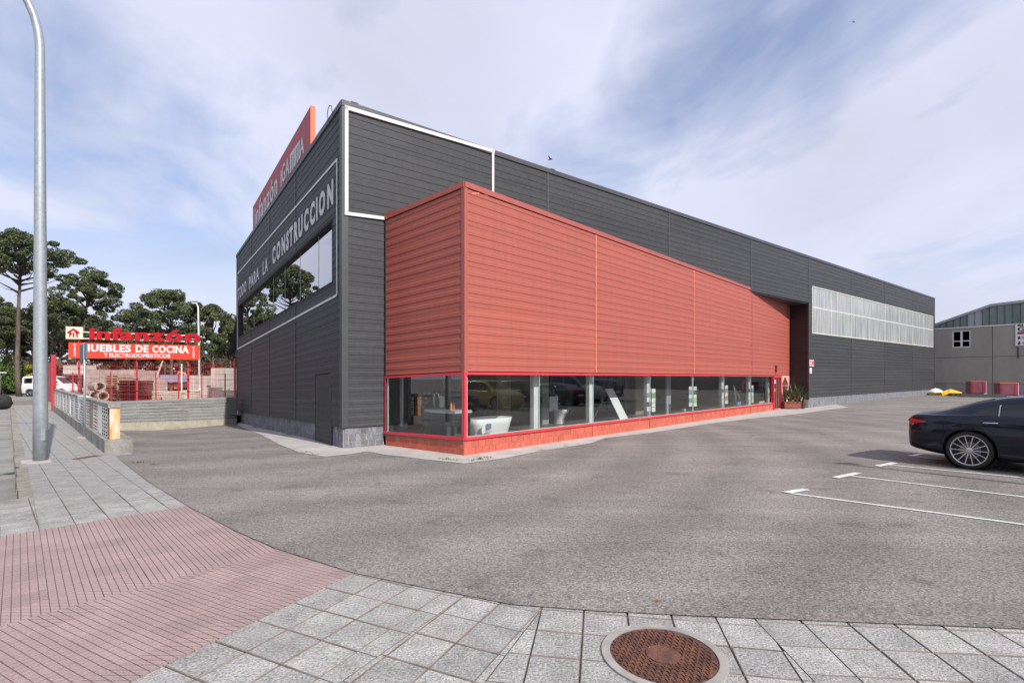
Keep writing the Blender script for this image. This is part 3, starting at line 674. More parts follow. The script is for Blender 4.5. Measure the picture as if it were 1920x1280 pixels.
# polycarbonate band
M_poly = bpy.data.materials.new('polycarbonate'); M_poly.use_nodes = True; t = M_poly.node_tree; p = t.nodes['Principled BSDF']
gN = N(t, 'ShaderNodeNewGeometry'); mN = N(t, 'ShaderNodeMapping'); mN.inputs['Scale'].default_value = (5.5, 5.5, .35); t.links.new(gN.outputs['Position'], mN.inputs[0])
nN = N(t, 'ShaderNodeTexNoise'); nN.inputs['Scale'].default_value = 1.6; nN.inputs['Detail'].default_value = 5; t.links.new(mN.outputs[0], nN.inputs[0])
rN = N(t, 'ShaderNodeValToRGB'); rN.color_ramp.elements[0].position = .35; rN.color_ramp.elements[0].color = (.27, .29, .30, 1); rN.color_ramp.elements[1].position = .72; rN.color_ramp.elements[1].color = (.52, .53, .53, 1)
t.links.new(nN.outputs[0], rN.inputs[0]); t.links.new(rN.outputs[0], p.inputs['Base Color']); p.inputs['Roughness'].default_value = .22; p.inputs['Specular IOR Level'].default_value = .8
pw = bpy.data.objects.new('translucent_window', None); COL.objects.link(pw); pw.parent = wh
pj = [GR.u(x) for x in (1523, 1558.5, 1596, 1630.5, 1659.2, 1686.5, 1710.7, 1731.5, 1749.3)]
M_cream = mat('cream_frame', (.62, .60, .50), .6, scale=4, var=.15)
for a, b in zip(pj, pj[1:]):
    m_ = MB(); GR.rect(m_, a+.03, b-.03, hp0+.03, hp1-.03, -.04, -.01); pn = m_.build('pane', M_poly, pw)
    m_ = MB(); n = max(3, int((b-a)/.19))
    for k in range(1, n): u = a+(b-a)*k/n; GR.rect(m_, u-.012, u+.012, hp0+.03, hp1-.03, -.0099, .0)
    m_.build('pane_ribs', M_poly, pw)
for u in pj: m_ = MB(); GR.rect(m_, u-.028, u+.028, hp0, hp1, -.04, .014); m_.build('frame_post', M_cream, pw)
for z in (hp0, hp1): m_ = MB(); GR.rect(m_, pj[0]-.03, pj[-1]+.03, z-.025, z+.025, -.045, .018); m_.build('frame_rail', M_cream, pw)
m_ = MB(); zr = hp0+(hp1-hp0)*.56; GR.rect(m_, pj[0], pj[-1], zr-.05, zr+.05, -.0098, -.004); m_.build('mid_rail', mat('pale_rail', (.55, .56, .55), .4), pw)
# plinth of split blocks
def blocks(wall, u0, u1, ztop_fn, m, mm, parent, bw, bh, limit=280, o=-.02, rows=4, name='plinth_block', big=None):
    mj = MB(); n = max(1, int((u1-u0)/.6))
    for k in range(n):
        a, b = u0+(u1-u0)*k/n, u0+(u1-u0)*(k+1)/n
        wall.slab(mj, [(a, -.45), (b, -.45), (b, ztop_fn(b)), (a, ztop_fn(a))], o-.2, o-.008)
    mj.build('mortar_bed', mm, parent)
    rest = MB(); cntb = 0; nb = int((u1-u0)/bw)
    for i in range(nb+1):
        for r_ in range(rows):
            off = (r_ % 2)*bw/2; a = u0+i*bw-off; b = a+bw; a = max(a, u0); b = min(b, u1)
            if b-a < .03: continue
            mid = wall.P((a+b)/2, 0); g_ = gz(mid.x, mid.y)
            zt = ztop_fn((a+b)/2)-r_*bh; zb = zt-bh
            if zt < g_: continue
            tgt = rest if (big and a > big) or cntb > limit else MB()
            oo = o+rnd.uniform(-.002, .003)
            wall.slab(tgt, [(a+.005, zb+.005), (b-.005, zb+.005), (b-.005, zt-.005), (a+.005, zt-.005)], o-.05, oo)
            if tgt is not rest: tgt.build(name, m, parent); cntb += 1
    if rest.v: stuff(rest.build(name+'s_farther_off', m, parent))
blocks(GR, .06, uA, lambda u: GR.wz(u, ZB-.03), M_gblock, M_mort, wh, .19, .165, o=-.03)
blocks(GR, uE+.02, GR.L-.02, lambda u: GR.wz(u, ZB-.03), M_gblock, M_mort, wh, .21, .18, o=-.03, big=uE+.01)
blocks(GL, .06, door_u[0]-.02, lambda u: GL.wz(u, ZB-.02), M_gblock, M_mort, wh, .19, .165, o=-.03, rows=5)
blocks(GL, door_u[1]+.02, GL.L-.02, lambda u: GL.wz(u, ZB-.02), M_gblock, M_mort, wh, .27, .165, o=-.03, rows=5)
# recess at the entrance: soffit and inner side wall
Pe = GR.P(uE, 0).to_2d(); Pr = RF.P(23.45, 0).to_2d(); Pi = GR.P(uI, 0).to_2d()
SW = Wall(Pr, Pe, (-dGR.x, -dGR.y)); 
clad(SW, [0, SW.L], .5, 5.72, mat('recess_shade_cladding', (.022, .018, .02), .5), wh); m_ = MB(); SW.rect(m_, 0, SW.L-.05, -.2, 5.74, -.15, -.055, False); m_.build('recess_wall', M_dark, wh)  # side wall cladding coloured near black, recess shade painted in
m_ = MB(); m_.prism(ccw([tuple(Pi-GR.n*.02), tuple(Pe-GR.n*.02), tuple(Pr+Vector((.05, .05))), tuple(Pi+Vector((-.2, .35)))]), 5.58, 5.60); m_.build('soffit', M_greyt, wh)
m_ = MB(); GR.rect(m_, uI-.2, uE+.02, 5.56, 5.60, -.05, .018); m_.build('soffit_edge', M_greyt, wh)
m_ = MB(); GR.rect(m_, uE-.02, uE+.07, .45, 5.56, -.05, .02); m_.build('corner_trim', M_greyt, wh)
# roof sign board
RS = GL.off(-.35)
u0, z0a = RS.px(582.8, 197.8); u1, z1a = RS.px(474.2, 388); 
M_sgn = mat('sign_board_red', (.40, .075, .085), .6, scale=2, var=.08); M_sgo = mat('sign_board_sunlit_edge', (.85, .16, .07), .6, var=.05)  # end edge of the board coloured brighter, sunlight painted in
rs = thing('roof_sign', 'dark red sign board standing on the warehouse roof with pale infanzón and GAMMA lettering', 'roof sign', tuple(RS.P(u0, 7.4)))
m_ = MB(); RS.slab(m_, [(u0, 7.2), (u1, 6.7), (u1, z1a), (u0, z0a)], -.12, 0); m_.build('board', M_sgn, rs)
m_ = MB(); RS.slab(m_, [(u0-.012, 7.2), (u0, 7.2), (u0, z0a), (u0-.012, z0a)], -.13, .01); m_.build('board_edge', M_sgo, rs)
put_text(RS, 'infanzón', ((478.6, 425.5), (521, 363), (521, 318), (478.6, 390.5)), M_lett, rs, o=.004, th=.02, bold=.012, split=True, kx=.86)
put_text(RS, 'GRUPO', ((526.8, 352), (526.9+1.9, 348.6), (526.9+1.9, 318.5), (526.8, 322)), M_lett, rs, name='small_lettering', o=.004, th=.01) if False else None
put_text(RS, 'GA', ((529.3, 346), (543.3, 325.5), (543.3, 290.5), (529.3, 312)), M_lett, rs, o=.004, th=.02, bold=.012, split=True, kx=.86)
put_text(RS, 'A', ((562.5, 297.5), (571.5, 285.5), (571.5, 252), (562.5, 265)), M_lett, rs, o=.004, th=.02, bold=.012, split=True, kx=.86)
for (xa, xb) in ((543.8, 552.6), (553.2, 562)):   # flat-topped M shapes
    yb = lambda x: 325-(x-543.8)*(325-297.5)/(562-543.8); yt = lambda x: 290-(x-543.8)*(290-263)/(562-543.8)
    m_ = MB(); ua, ub = RS.u(xa, .02), RS.u(xb, .02); za, zb_ = RS.px(xa, yt(xa), .02)[1], RS.px(xb, yt(xb), .02)[1]; ga, gb_ = RS.px(xa, yb(xa), .02)[1], RS.px(xb, yb(xb), .02)[1]
    RS.slab(m_, [(ua, za-.1), (ub, zb_-.1), (ub, zb_), (ua, za)], .004, .024)
    for k in range(3):
        f0 = k*.39; f1 = f0+.2; p0, p1 = ua+(ub-ua)*f0, ua+(ub-ua)*f1
        RS.slab(m_, [(p0, ga+(gb_-ga)*f0), (p1, ga+(gb_-ga)*f1), (p1, za-.1+(zb_-za)*f1), (p0, za-.1+(zb_-za)*f0)], .004, .024)
    m_.build('letter', M_lett, rs)
m_ = MB()
for k in range(6): a_, b_ = RS.px(526.3+.0*k, 352-k*5.2, .01), RS.px(527.9, 348.4-k*5.2, .01); RS.slab(m_, [(a_[0], a_[1]), (b_[0], b_[1]), (b_[0], b_[1]+.09), (a_[0], a_[1]+.09)], .004, .012)
m_.build('small_lettering', M_lett, rs)
# cable loop on the roof corner
cp = [GL.P(.75, 7.72, .05), GL.P(.86, 7.95, .06), GL.P(.90, 8.08, .06), GL.P(.84, 8.19, .06), GL.P(.72, 8.22, .06), GL.P(.6, 8.16, .06), GL.P(.54, 8.0, .06), GL.P(.5, 7.8, .05), GL.P(.3, 7.62, .04)]
m_ = MB(); m_.tube(cp, .009, 5); cb_ = m_.build('roof_cable', M_dark); tag(cb_, 'thin black cable loop hanging over the roof edge near the front corner', 'cable')
# ---------------------------------------------------------------- red showroom
JR = [4.88+H_MOD*k for k in range(-4, 2)]
RFj = [.075]+[RF.u(x) for x in (1117, 1301, 1410)]+[RF.L-.02]
clad(RF, RFj, 1.79, 5.64, M_red, sh, joints=JR)
clad(RL, [.08, RL.L-.04], 1.79, 5.64, M_red, sh, joints=JR)
for u, m in zip(RFj[1:-1], (M_oran, M_oran, M_redt)): m_ = MB(); RF.rect(m_, u-.025, u+.025, 1.80, 5.64, .009, .014); m_.build('joint_cover', m, sh)
m_ = MB(); q = [R0+RF.d*.085+RF.n*.013, R0+RF.n*.013+RL.n*.012, R0+RL.d*.085+RL.n*.012, R0+RL.d*.085-RL.n*.05, R0+(RF.d+RL.d)*.09, R0+RF.d*.085-RF.n*.05]
m_.prism(ccw([tuple(x) for x in q]), 1.77, 5.66); m_.build('corner_trim', M_redt, sh)
m_ = MB(); RL.rect(m_, RL.L-.05, RL.L-.005, .3, 5.64, -.04, .012); m_.build('corner_trim', M_greyt, sh)
m_ = MB(); RF.rect(m_, 0, uI*1.0 if False else RF.u(1411), 5.66, 5.775, -.3, .03, False); m_.build('coping', M_redt, sh)
m_ = MB(); RL.rect(m_, .002, RL.L-.002, 5.66, 5.775, -.3, .028); m_.build('coping', M_redt, sh)
m_ = MB(); RF.rect(m_, .05, RF.L-.05, 1.78, 5.66, -.2, -.055); m_.build('front_wall_core', M_dark, sh)
m_ = MB(); RL.rect(m_, .15, RL.L-.02, 1.78, 5.66, -.2, -.055); m_.build('left_wall_core', M_dark, sh)
m_ = MB(); tri = [tuple(R0-RF.n*.2+RF.d*.1), tuple(Pi-RF.n*.2), tuple(A0+(R0-A0)*.02)]
m_.prism(ccw(tri), 5.60, 5.66); m_.build('roof', M_redt, sh)
# orange scuffs near the top corner
for a, b in (((884.5, 363), (899, 362)), ((908, 364), (915, 367))): m_ = MB(); RF.strip(m_, a, b, .028, .0095, .0115); m_.build('paint_scuff', M_oran, sh)
# windows
zg0, zg1 = .395, 1.715; zf0, zf1 = .335, 1.775
joint_px = [876, 1012.5, 1113.5, 1220, 1299.5, 1358.5, 1408.5, 1447.5]; ju = [RF.u(x) for x in joint_px]
sw = bpy.data.objects.new('shop_window', None); COL.objects.link(sw); sw.parent = sh
uD0, uD1 = RF.u(1449.5), RF.u(1464)
m_ = MB(); RF.rect(m_, .0, uD0, zf0, zg0, -.10, .035); m_.build('sill', M_redf, sw)
m_ = MB(); RF.rect(m_, .0, uD0, zg1, zf1-.005, -.10, .02); m_.build('head', M_redf, sw)
m_ = MB(); q = [R0+RF.d*.055+RF.n*.018, R0+(RF.n+RL.n)*.018, R0+RL.d*.05+RL.n*.018, R0+RL.d*.05-RL.n*.05, R0+RF.d*.055-RF.n*.05]
m_.prism(ccw([tuple(x) for x in q]), zf0+.0, zf1-.004); m_.build('corner_post', M_redf, sw)
for a, b in zip(ju, ju[1:]): m_ = MB(); RF.rect(m_, a+.003, b-.003, zg0, zg1, -.03+rnd.uniform(-.002, .002), -.020); m_.build('pane', M_gl, sw)
M_teal = mat('glass_edge', (.30, .48, .45), .3, var=.1); M_wpost = mat('white_post', (.72, .74, .74), .5, var=.06)
for u in ju[1:-1]: m_ = MB(); RF.rect(m_, u-.009, u+.009, zg0, zg1, -.034, -.016); m_.build('glazing_joint', M_teal, sw)
m_ = MB(); RF.rect(m_, ju[0], ju[-1], zg0, zg0+.012, -.036, -.014); m_.build('glass_gasket', M_teal, sw)
swl = bpy.data.objects.new('shop_window', None); COL.objects.link(swl); swl.parent = sh
m_ = MB(); RL.rect(m_, .0, RL.L-.0, zf0, zg0, -.10, .033); m_.build('sill', M_redf, swl)
m_ = MB(); RL.rect(m_, .0, RL.L-.0, zg1, zf1-.005, -.10, .018); m_.build('head', M_redf, swl)
m_ = MB(); RL.rect(m_, RL.L-.05, RL.L-.0, zg0, zg1, -.08, .018); m_.build('jamb', M_redf, swl)
m_ = MB(); RL.rect(m_, .06, RL.L-.06, zg0, zg1, -.03, -.020); m_.build('pane', M_gl, swl)
for u in (.075, RL.L-.08): m_ = MB(); RL.rect(m_, u-.012, u+.012, zg0, zg1, -.05, -.012); m_.build('glazing_joint', M_teal, swl)
m_ = MB(); RF.rect(m_, .062, .12, zg0, zg1, -.09, -.04); m_.build('white_post', M_wpost, sw)
# painted block wall
blocks(RF, .0, uD0-.02, lambda u: zf0-.004, M_rblock, M_rmort, sh, .205, .172, o=-.005, rows=3, name='painted_block', limit=250)
blocks(RL, .02, RL.L-.01, lambda u: RL.wz(u, zf0-.004), M_rblock, M_rmort, sh, .205, .172, o=-.005, rows=3, name='painted_block')
for u in (ju[2], ju[3], ju[4], ju[5], ju[6]): m_ = MB(); RF.rect(m_, u-.07, u+.07, -.3, zf0-.02, -.1, .012); m_.build('pier', M_rblock, sh)
# door, pink wall and emblem
dg = bpy.data.objects.new('door', None); COL.objects.link(dg); dg.parent = sh
for a, b in ((uD0-.03, uD0+.09), (uD1-.12, uD1)): m_ = MB(); RF.rect(m_, a, b, -.1, zf1-.004, -.08, .05); m_.build('door_post', M_redf, dg)
m_ = MB(); RF.rect(m_, uD0+.09, uD1-.12, zf1-.12, zf1-.004, -.08, .045); m_.build('door_head', M_redf, dg)
m_ = MB(); RF.rect(m_, uD0+.09, uD1-.12, -.1, .10, -.08, .045); m_.build('threshold', M_redf, dg)
for f_ in (.38, .66): u = uD0+(uD1-uD0)*f_; m_ = MB(); RF.rect(m_, u-.05, u+.05, .10, zf1-.12, -.06, .03); m_.build('door_stile', mat('door_stile_brown', (.20, .10, .09), .5), dg)
m_ = MB(); RF.rect(m_, uD0+.09, uD1-.12, .1, zf1-.12, -.03, -.02); m_.build('pane', M_gl, dg)
m_ = MB(); u = uD0+(uD1-uD0)*.26; RF.rect(m_, u-.09, u+.09, 1.35, 1.55, -.015, -.01); m_.build('notice', M_wpost, dg)
m_ = MB(); RF.rect(m_, u-.05, u+.05, .95, 1.08, -.015, -.01); m_.build('notice', mat('lime_sticker', (.45, .75, .1), .6), dg)
M_pinkw = mat('pink_render', (.72, .33, .28), .85, scale=6, var=.06, bump=.2)
m_ = MB(); RF.rect(m_, uD1+.002, RF.L-.02, -.3, 1.765, -.2, -.002); m_.build('pink_wall', M_pinkw, sh)
M_rust = mat('dark_rust', (.10, .04, .03), .7, scale=10, var=.3)
em = bpy.data.objects.new('emblem', None); COL.objects.link(em); em.parent = sh
for a, b, w_ in (((1472.7, 708.5), (1468.2, 720), .09), ((1472.7, 708.5), (1477.2, 720), .09), ((1469.2, 720), (1469.8, 735), .09), ((1472.7, 712), (1472.5, 735), .16), ((1476.4, 720), (1475.6, 735), .09), ((1468.2, 726), (1477, 726), .07), ((1469.5, 719), (1475.8, 719), .05)):
    m_ = MB(); RF.strip(m_, a, b, w_, .0, .03); m_.build('emblem_bar', M_rust, em)
m_ = MB(); RF.strip(m_, (1457.2, 685), (1457.2, 697.5), .13, .012, .09); tg = m_.build('wall_lamp', mat('lamp_dark', (.06, .05, .06), .4), sh)
for y in (690.5, 696): m_ = MB(); RF.strip(m_, (1457.2, y), (1457.2, y+2.2), .135, .012, .095); m_.build('lamp_band', M_redf, tg)
# wall notices by the recess corner
def sign_px(wall, x0, x1, y0, y1, m, name, label, marks=(), o=.02):
    ua, ub = wall.u(x0, o), wall.u(x1, o); za, zb = wall.px(x0, y1, o)[1], wall.px(x0, y0, o)[1]
    r_ = thing(name, label, 'sign', tuple(wall.P(ua, za, o))); mm_ = MB(); wall.slab(mm_, [(ua, za), (ub, za), (ub, zb), (ua, zb)], o, o+.012); mm_.build('plate', m, r_)
    for (a, b, c, d, mt) in marks: mm_ = MB(); wall.slab(mm_, [(ua+(ub-ua)*a, za+(zb-za)*c), (ua+(ub-ua)*b, za+(zb-za)*c), (ua+(ub-ua)*b, za+(zb-za)*d), (ua+(ub-ua)*a, za+(zb-za)*d)], o+.012, o+.016); mm_.build('print', mt, r_)
    return r_
M_pw = mat('sign_white', (.8, .78, .78), .5, var=.03); M_pr = mat('sign_red', (.65, .06, .06), .5, var=.05); M_pp = mat('sign_pink', (.75, .12, .38), .5, var=.05)
sign_px(GR, 1517.6, 1525.5, 674.5, 686, M_pw, 'wall_notice', 'red and white notice at the corner beside the dark recess, the upper of two', [(.1, .45, .1, .4, M_pr), (.5, .95, .15, .9, M_pr), (.1, .4, .6, .9, M_pr)], o=.022)
sign_px(GR, 1517.8, 1521.8, 689.5, 700, M_pw, 'wall_notice', 'small white notice with pink marks at the recess corner, the lower of two', [(.2, .8, .62, .82, M_pp), (.2, .8, .12, .3, M_pp)], o=.022)
# ---- interior of the showroom
Mi_floor = mat('showroom_floor', (.16, .15, .14), .35, scale=1.2, var=.15); Mi_wall = mat('showroom_wall', (.10, .095, .085), .8, var=.1)
Mi_beige = mat('beige_board', (.26, .24, .19), .7, scale=2, var=.15); Mi_marble = mat('brown_marble', (.13, .075, .06), .4, scale=7, col2=(.03, .022, .02)); Mi_blue = mat('blue_grey_board', (.11, .15, .22), .6, var=.15)
Mi_white = mat('sanitary_white', (.82, .82, .82), .25, var=.02); Mi_black = mat('black_metal', (.02, .02, .022), .4); Mi_grey = mat('counter_grey', (.42, .44, .46), .4, var=.1); Mi_slate = mat('slate_board', (.06, .075, .095), .5, var=.15); Mi_steel = mat('steel', (.6, .6, .6), .25, metal=.9)
rf = [R0-RF.n*.03, RF.P(RF.L-.1, 0, -.03).to_2d(), RF.P(RF.L-.1, 0, -6).to_2d(), RF.P(.27, 0, -6).to_2d(), A0]
m_ = MB(); m_.prism(ccw([tuple(q) for q in rf]), .24, .27); m_.build('interior_floor', Mi_floor, sh)
m_ = MB(); m_.prism(ccw([tuple(q) for q in rf]), 2.5, 2.55); m_.build('interior_ceiling', Mi_wall, sh)
m_ = MB(); RF.rect(m_, .2, RF.L-.1, .27, 2.5, -6.1, -6.0); m_.build('interior_wall', Mi_wall, sh)
m_ = MB(); a, b = A0, RF.P(.27, 0, -6).to_2d(); d = (b-a).normalized(); a = a+d*.25; n = Vector((-d.y, d.x))*.1; m_.hexa([(a.x, a.y, .2), (b.x, b.y, .2), (b.x+n.x, b.y+n.y, .2), (a.x+n.x, a.y+n.y, .2), (a.x, a.y, 2.5), (b.x, b.y, 2.5), (b.x+n.x, b.y+n.y, 2.5), (a.x+n.x, a.y+n.y, 2.5)]); m_.build('interior_wall', Mi_wall, sh)
def pxbox(x0, x1, y0, y1, o, dep, wall=RF):   # box behind the glass covering the given pixels on plane o
    ua, ub = wall.u(x0, o), wall.u(x1, o); xm = (x0+x1)/2; return ua, ub, wall.px(xm, y1, o)[1], wall.px(xm, y0, o)[1]
def board(x0, x1, o, m, name, label, cat, zt=2.4, th=.06, zb=.27):
    ua, ub = RF.u(x0, o), RF.u(x1, o); m_ = MB(); RF.rect(m_, ua, ub, zb, zt, o-th, o); ob = m_.build(name, m, sh); return ob
board(881, 930, -2.2, Mi_marble, 'marble_panel', 'dark brown marbled display panel behind the white bathtub', 'display panel')
board(931, 958, -2.25, Mi_beige, 'tile_panel', 'beige tiled display panel right of the dark marbled one', 'display panel')
board(959, 998, -2.35, mat('olive_board', (.20, .185, .14), .7, var=.15), 'tile_panel', 'olive grey display panel with a pale edge strip in the first shop window', 'display panel')
board(1017, 1029, -1.6, mat('grey_board', (.30, .31, .30), .6, var=.1), 'tile_panel', 'narrow light grey panel just past the first window joint', 'display panel')
board(1031, 1075, -3.2, Mi_slate, 'tile_panel', 'dark slate panel behind the toilet', 'display panel')
for k, (a, b) in enumerate(((1124, 1136), (1141, 1150), (1156, 1166), (1172, 1180))): ob = board(a, b, -3.6, Mi_blue, 'sample_panel', 'blue grey sample panel in the row standing behind the third shop window', 'display panel')
board(1192, 1207, -1.6, Mi_beige, 'tile_panel', 'beige panel with a thin pale outline left of the leaflet column', 'display panel')
board(1250, 1258, -.9, mat('pale_blue_panel', (.36, .42, .46), .5), 'tile_panel', 'pale blue upright panel in the middle of the fourth shop window', 'display panel')
for (a, b, o) in ((1001, 1009.6, -.35), (1105, 1111.5, -.3), (1213, 1218.6, -.3), (1353, 1357.3, -.3), (1404, 1407.6, -.3), (1440, 1443, -.3)):
    ua, ub = RF.u(a, o), RF.u(b, o); m_ = MB(); RF.rect(m_, ua, ub, .27, 2.5, o-.12, o); m_.build('inner_column', M_wpost, sh)
# bathtub
def tub():
    o = -.75; ua, ub = RF.u(895, o), RF.u(969, o); zt = RF.px(930, 784, o)[1]; r_ = thing('bathtub', 'white freestanding bathtub with two stuck-on data sheets in the corner shop window', 'bathtub', tuple(RF.P((ua+ub)/2, .27, o-.35)))
    n = 28; V = []; F = []; uc, oc = (ua+ub)/2, o-.36
    prof_ = [(.80, 0), (.84, .1), (.93, .6), (1.0, 1.0), (.965, 1.0), (.94, .97), (.86, .5), (.6, .14), (.01, .12)]
    for s_r, h in prof_:
        for k in range(n):
            t = 2*math.pi*k/n; c, s2 = math.cos(t), math.sin(t); e = .55
            cx = math.copysign(abs(c)**e, c); sy = math.copysign(abs(s2)**e, s2); V.append(tuple(RF.P(uc+cx*(ub-ua)/2*s_r, .27+(zt-.27)*h, oc+sy*.36*(s_r if h > .5 else s_r))))
    for j in range(len(prof_)-1):
        for k in range(n): F.append((j*n+k, j*n+(k+1) % n, (j+1)*n+(k+1) % n, (j+1)*n+k))
    F.append(tuple(range(n)))
    mesh('shell', V, F, Mi_white, r_, smooth=True)
    for (a, b, ya, yb, m) in ((904, 911, 797, 812, M_pw), (912.5, 922, 794, 804, mat('photo_blue', (.18, .22, .34), .5)), (913, 923, 805.5, 812, mat('text_grey', (.5, .5, .5), .6))):
        x = pxbox(a, b, ya, yb, o+.03, .01); m_ = MB(); RF.slab(m_, [(x[0], x[2]), (x[1], x[2]), (x[1], x[3]), (x[0], x[3])], o+.012, o+.018); m_.build('data_sheet', m, r_)
tub()
def toilet():
    o = -1.5; u = RF.u(1048, o); r_ = thing('toilet', 'white toilet with cistern standing in front of the slate panel', 'toilet', tuple(RF.P(u, .27, o)))
    V = []; F = []; n = 20; pr = [(.15, 0, .0), (.14, .12, .0), (.17, .3, .04), (.215, .38, .08), (.215, .42, .08), (.16, .42, .08), (.08, .3, .06)]
    for rr, z, sh_ in pr:
        for k in range(n): t = 2*math.pi*k/n; V.append(tuple(RF.P(u+math.cos(t)*rr*.85, .27+z, o+sh_+math.sin(t)*rr*1.25)))
    for j in range(len(pr)-1):
        for k in range(n): F.append((j*n+k, j*n+(k+1) % n, (j+1)*n+(k+1) % n, (j+1)*n+k))
    mesh('bowl', V, F, Mi_white, r_, smooth=True); m_ = MB(); RF.rect(m_, u-.2, u+.2, .62, 1.05, o-.42, o-.2); m_.build('cistern', Mi_white, r_); m_ = MB(); RF.rect(m_, u-.21, u+.21, 1.05, 1.08, o-.43, o-.19); m_.build('cistern_lid', Mi_white, r_)
toilet()
# wash counter at the corner
cu = thing('wash_counter', 'grey counter top on black legs with a swan-neck tap in the corner of the showroom', 'counter', tuple(RF.P(.2, .27, -.8)))
m_ = MB(); RF.rect(m_, .08, .66, .86, .92, -1.5, -.5); m_.build('counter_top', Mi_grey, cu)
for u, o in ((.13, -.55), (.60, -.55), (.13, -1.45), (.60, -1.45)): m_ = MB(); RF.rect(m_, u-.03, u+.03, .27, .86, o-.03, o+.03); m_.build('leg', Mi_black, cu)
m_ = MB(); m_.tube([RF.P(.2, .92, -1.3), RF.P(.2, 1.2, -1.3), RF.P(.2, 1.28, -1.27), RF.P(.2, 1.31, -1.2), RF.P(.2, 1.28, -1.13), RF.P(.2, 1.18, -1.11)], .013, 8); m_.build('tap', Mi_steel, cu, smooth=True)
ob = MB(); ob.tube([RF.P(.3, .92, -.8), RF.P(.3, 1.1, -.8)], [.03, .02], 10); tag(ob.build('bottle', mat('amber', (.6, .3, .03), .3)), 'amber bottle on the grey counter top', 'bottle')
ob = MB(); ob.tube([RF.P(.42, .92, -.85), RF.P(.42, 1.08, -.85)], [.03, .015], 10); tag(ob.build('bottle', M_pr), 'red bottle on the grey counter top', 'bottle')
# boards seen through the left window
def boardL(x0, x1, y0, y1, o, m, name, label, cat='display panel', th=.05, par=None):
    ua, ub = RL.u(x0, o), RL.u(x1, o); xm = (x0+x1)/2; za, zb = RL.px(xm, y1, o)[1], RL.px(xm, y0, o)[1]
    m_ = MB(); RL.rect(m_, min(ua, ub), max(ua, ub), za, zb, o-th, o, False); ob = m_.build(name, m, par)
    if label: tag(ob, label, cat)
    return ob
boardL(794, 838, 765, 818, -.9, Mi_slate, 'display_cabinet', 'dark slate cabinet seen low through the left window', 'cabinet', .5)
boardL(832, 862, 708, 742, -2.2, Mi_beige, 'tile_board', 'beige board hanging in the corner window beside the pale wooden upright')
boardL(827, 831, 703, 740, -2.0, mat('wood_post', (.42, .33, .22), .6), 'wooden_upright', 'pale wooden upright beside the beige framed board', 'post')
boardL(750, 753.5, 703, 799, -.6, M_wpost, 'white_upright', 'thin white upright standing behind the left window', 'post')
swt = thing('sample_wall', 'black sample wall carrying rows of small pale cards behind the left window', 'display panel', tuple(RL.P(.8, .3, -1.4)))
for (x, y, w_, h_) in ((784, 737, 6, 3.2), (794.5, 737, 6, 3.2), (803.5, 737, 6, 3.2), (782, 741.2, 24, 1.6), (789, 745, 6, 2), (798, 746, 5, 3.5), (786.5, 751, 6, 2), (786.5, 755.5, 6, 4.5), (797.5, 756, 5, 2), (782.5, 764, 5, 2), (791.5, 762, 5, 3.5)):
    ob = boardL(x-w_/2+1, x+w_/2+1, y-h_/2, y+h_/2, -1.3, mat('grey_card', (.50, .50, .48), .7), 'sample_card', None, None, .01, swt)
boardL(776, 812, 703, 800, -1.42, Mi_black, 'backing_board', None, None, .05, swt)
ob = boardL(824, 832, 742, 763, -.7, mat('leaflet', (.55, .57, .58), .5), 'leaflet_stand', 'tilted pale leaflet board above the slate cabinet', 'leaflet board', .02)
# leaning white board, leaflet columns, small stuff
o = -.6; ua, ub = RF.u(1153, o), RF.u(1179, o); m_ = MB(); za = .27
m_.hexa([tuple(RF.P(ua+.35, za, o)), tuple(RF.P(ub, za, o)), tuple(RF.P(ub, za, o-.03)), tuple(RF.P(ua+.35, za, o-.03)), tuple(RF.P(ua, 1.3, o-.35)), tuple(RF.P(ub-.4, 1.3, o-.35)), tuple(RF.P(ub-.4, 1.3, o-.38)), tuple(RF.P(ua, 1.3, o-.38))])
af = thing('shower_tray', 'white rectangular shower tray leaning upright in the third shop window', 'shower tray', tuple(RF.P(ua, za, o))); m_.build('tray', Mi_white, af)
m_ = MB(); m_.tube([RF.P(ua+.1, .27, o-.9), RF.P(ua+.3, 1.28, o-.4)], .02, 6); m_.build('prop', Mi_beige, af)
cols = [(.75, .75, .73), (.25, .35, .12), (.2, .35, .5), (.55, .3, .15), (.8, .8, .8), (.08, .08, .1), (.5, .62, .2)]
cm = [mat('leaflet_%s' % n, c, .6, var=.2, scale=12) for n, c in zip(('white', 'green', 'blue', 'rust', 'pale', 'black', 'lime'), cols)]
for (a, b, y0, y1, lab) in ((1213, 1220, 727, 771, 'leaflet column left of the window joint, in the fourth bay'), (1222, 1229, 728, 772, 'leaflet column just right of the fourth window joint'), (1292, 1298, 724, 762, 'leaflet column left of the brown window post'), (1301, 1306.5, 724, 762, 'leaflet column right of the brown window post'), (1354, 1358, 722, 757, 'leaflet column at the sixth window joint, left side'), (1360, 1365, 722, 757, 'leaflet column at the sixth window joint, right side'), (1404, 1407, 722, 755, 'thin leaflet column left of the last window joint'), (1409.5, 1413, 722, 755, 'thin leaflet column right of the last window joint')):
    o = -.06; x = pxbox(a, b, y0, y1, o, .01); r_ = thing('leaflet_column', 'colourful '+lab, 'leaflets', tuple(RF.P(x[0], x[2], o))); n = 5
    for k in range(n):
        z0_, z1_ = x[2]+(x[3]-x[2])*k/n+.006, x[2]+(x[3]-x[2])*(k+1)/n-.006
        m_ = MB(); RF.slab(m_, [(x[0], z0_), (x[1], z0_), (x[1], z1_), (x[0], z1_)], o-.004, o); m_.build('leaflet', cm[0] if (k % 2 == 0) else rnd.choice(cm), r_)
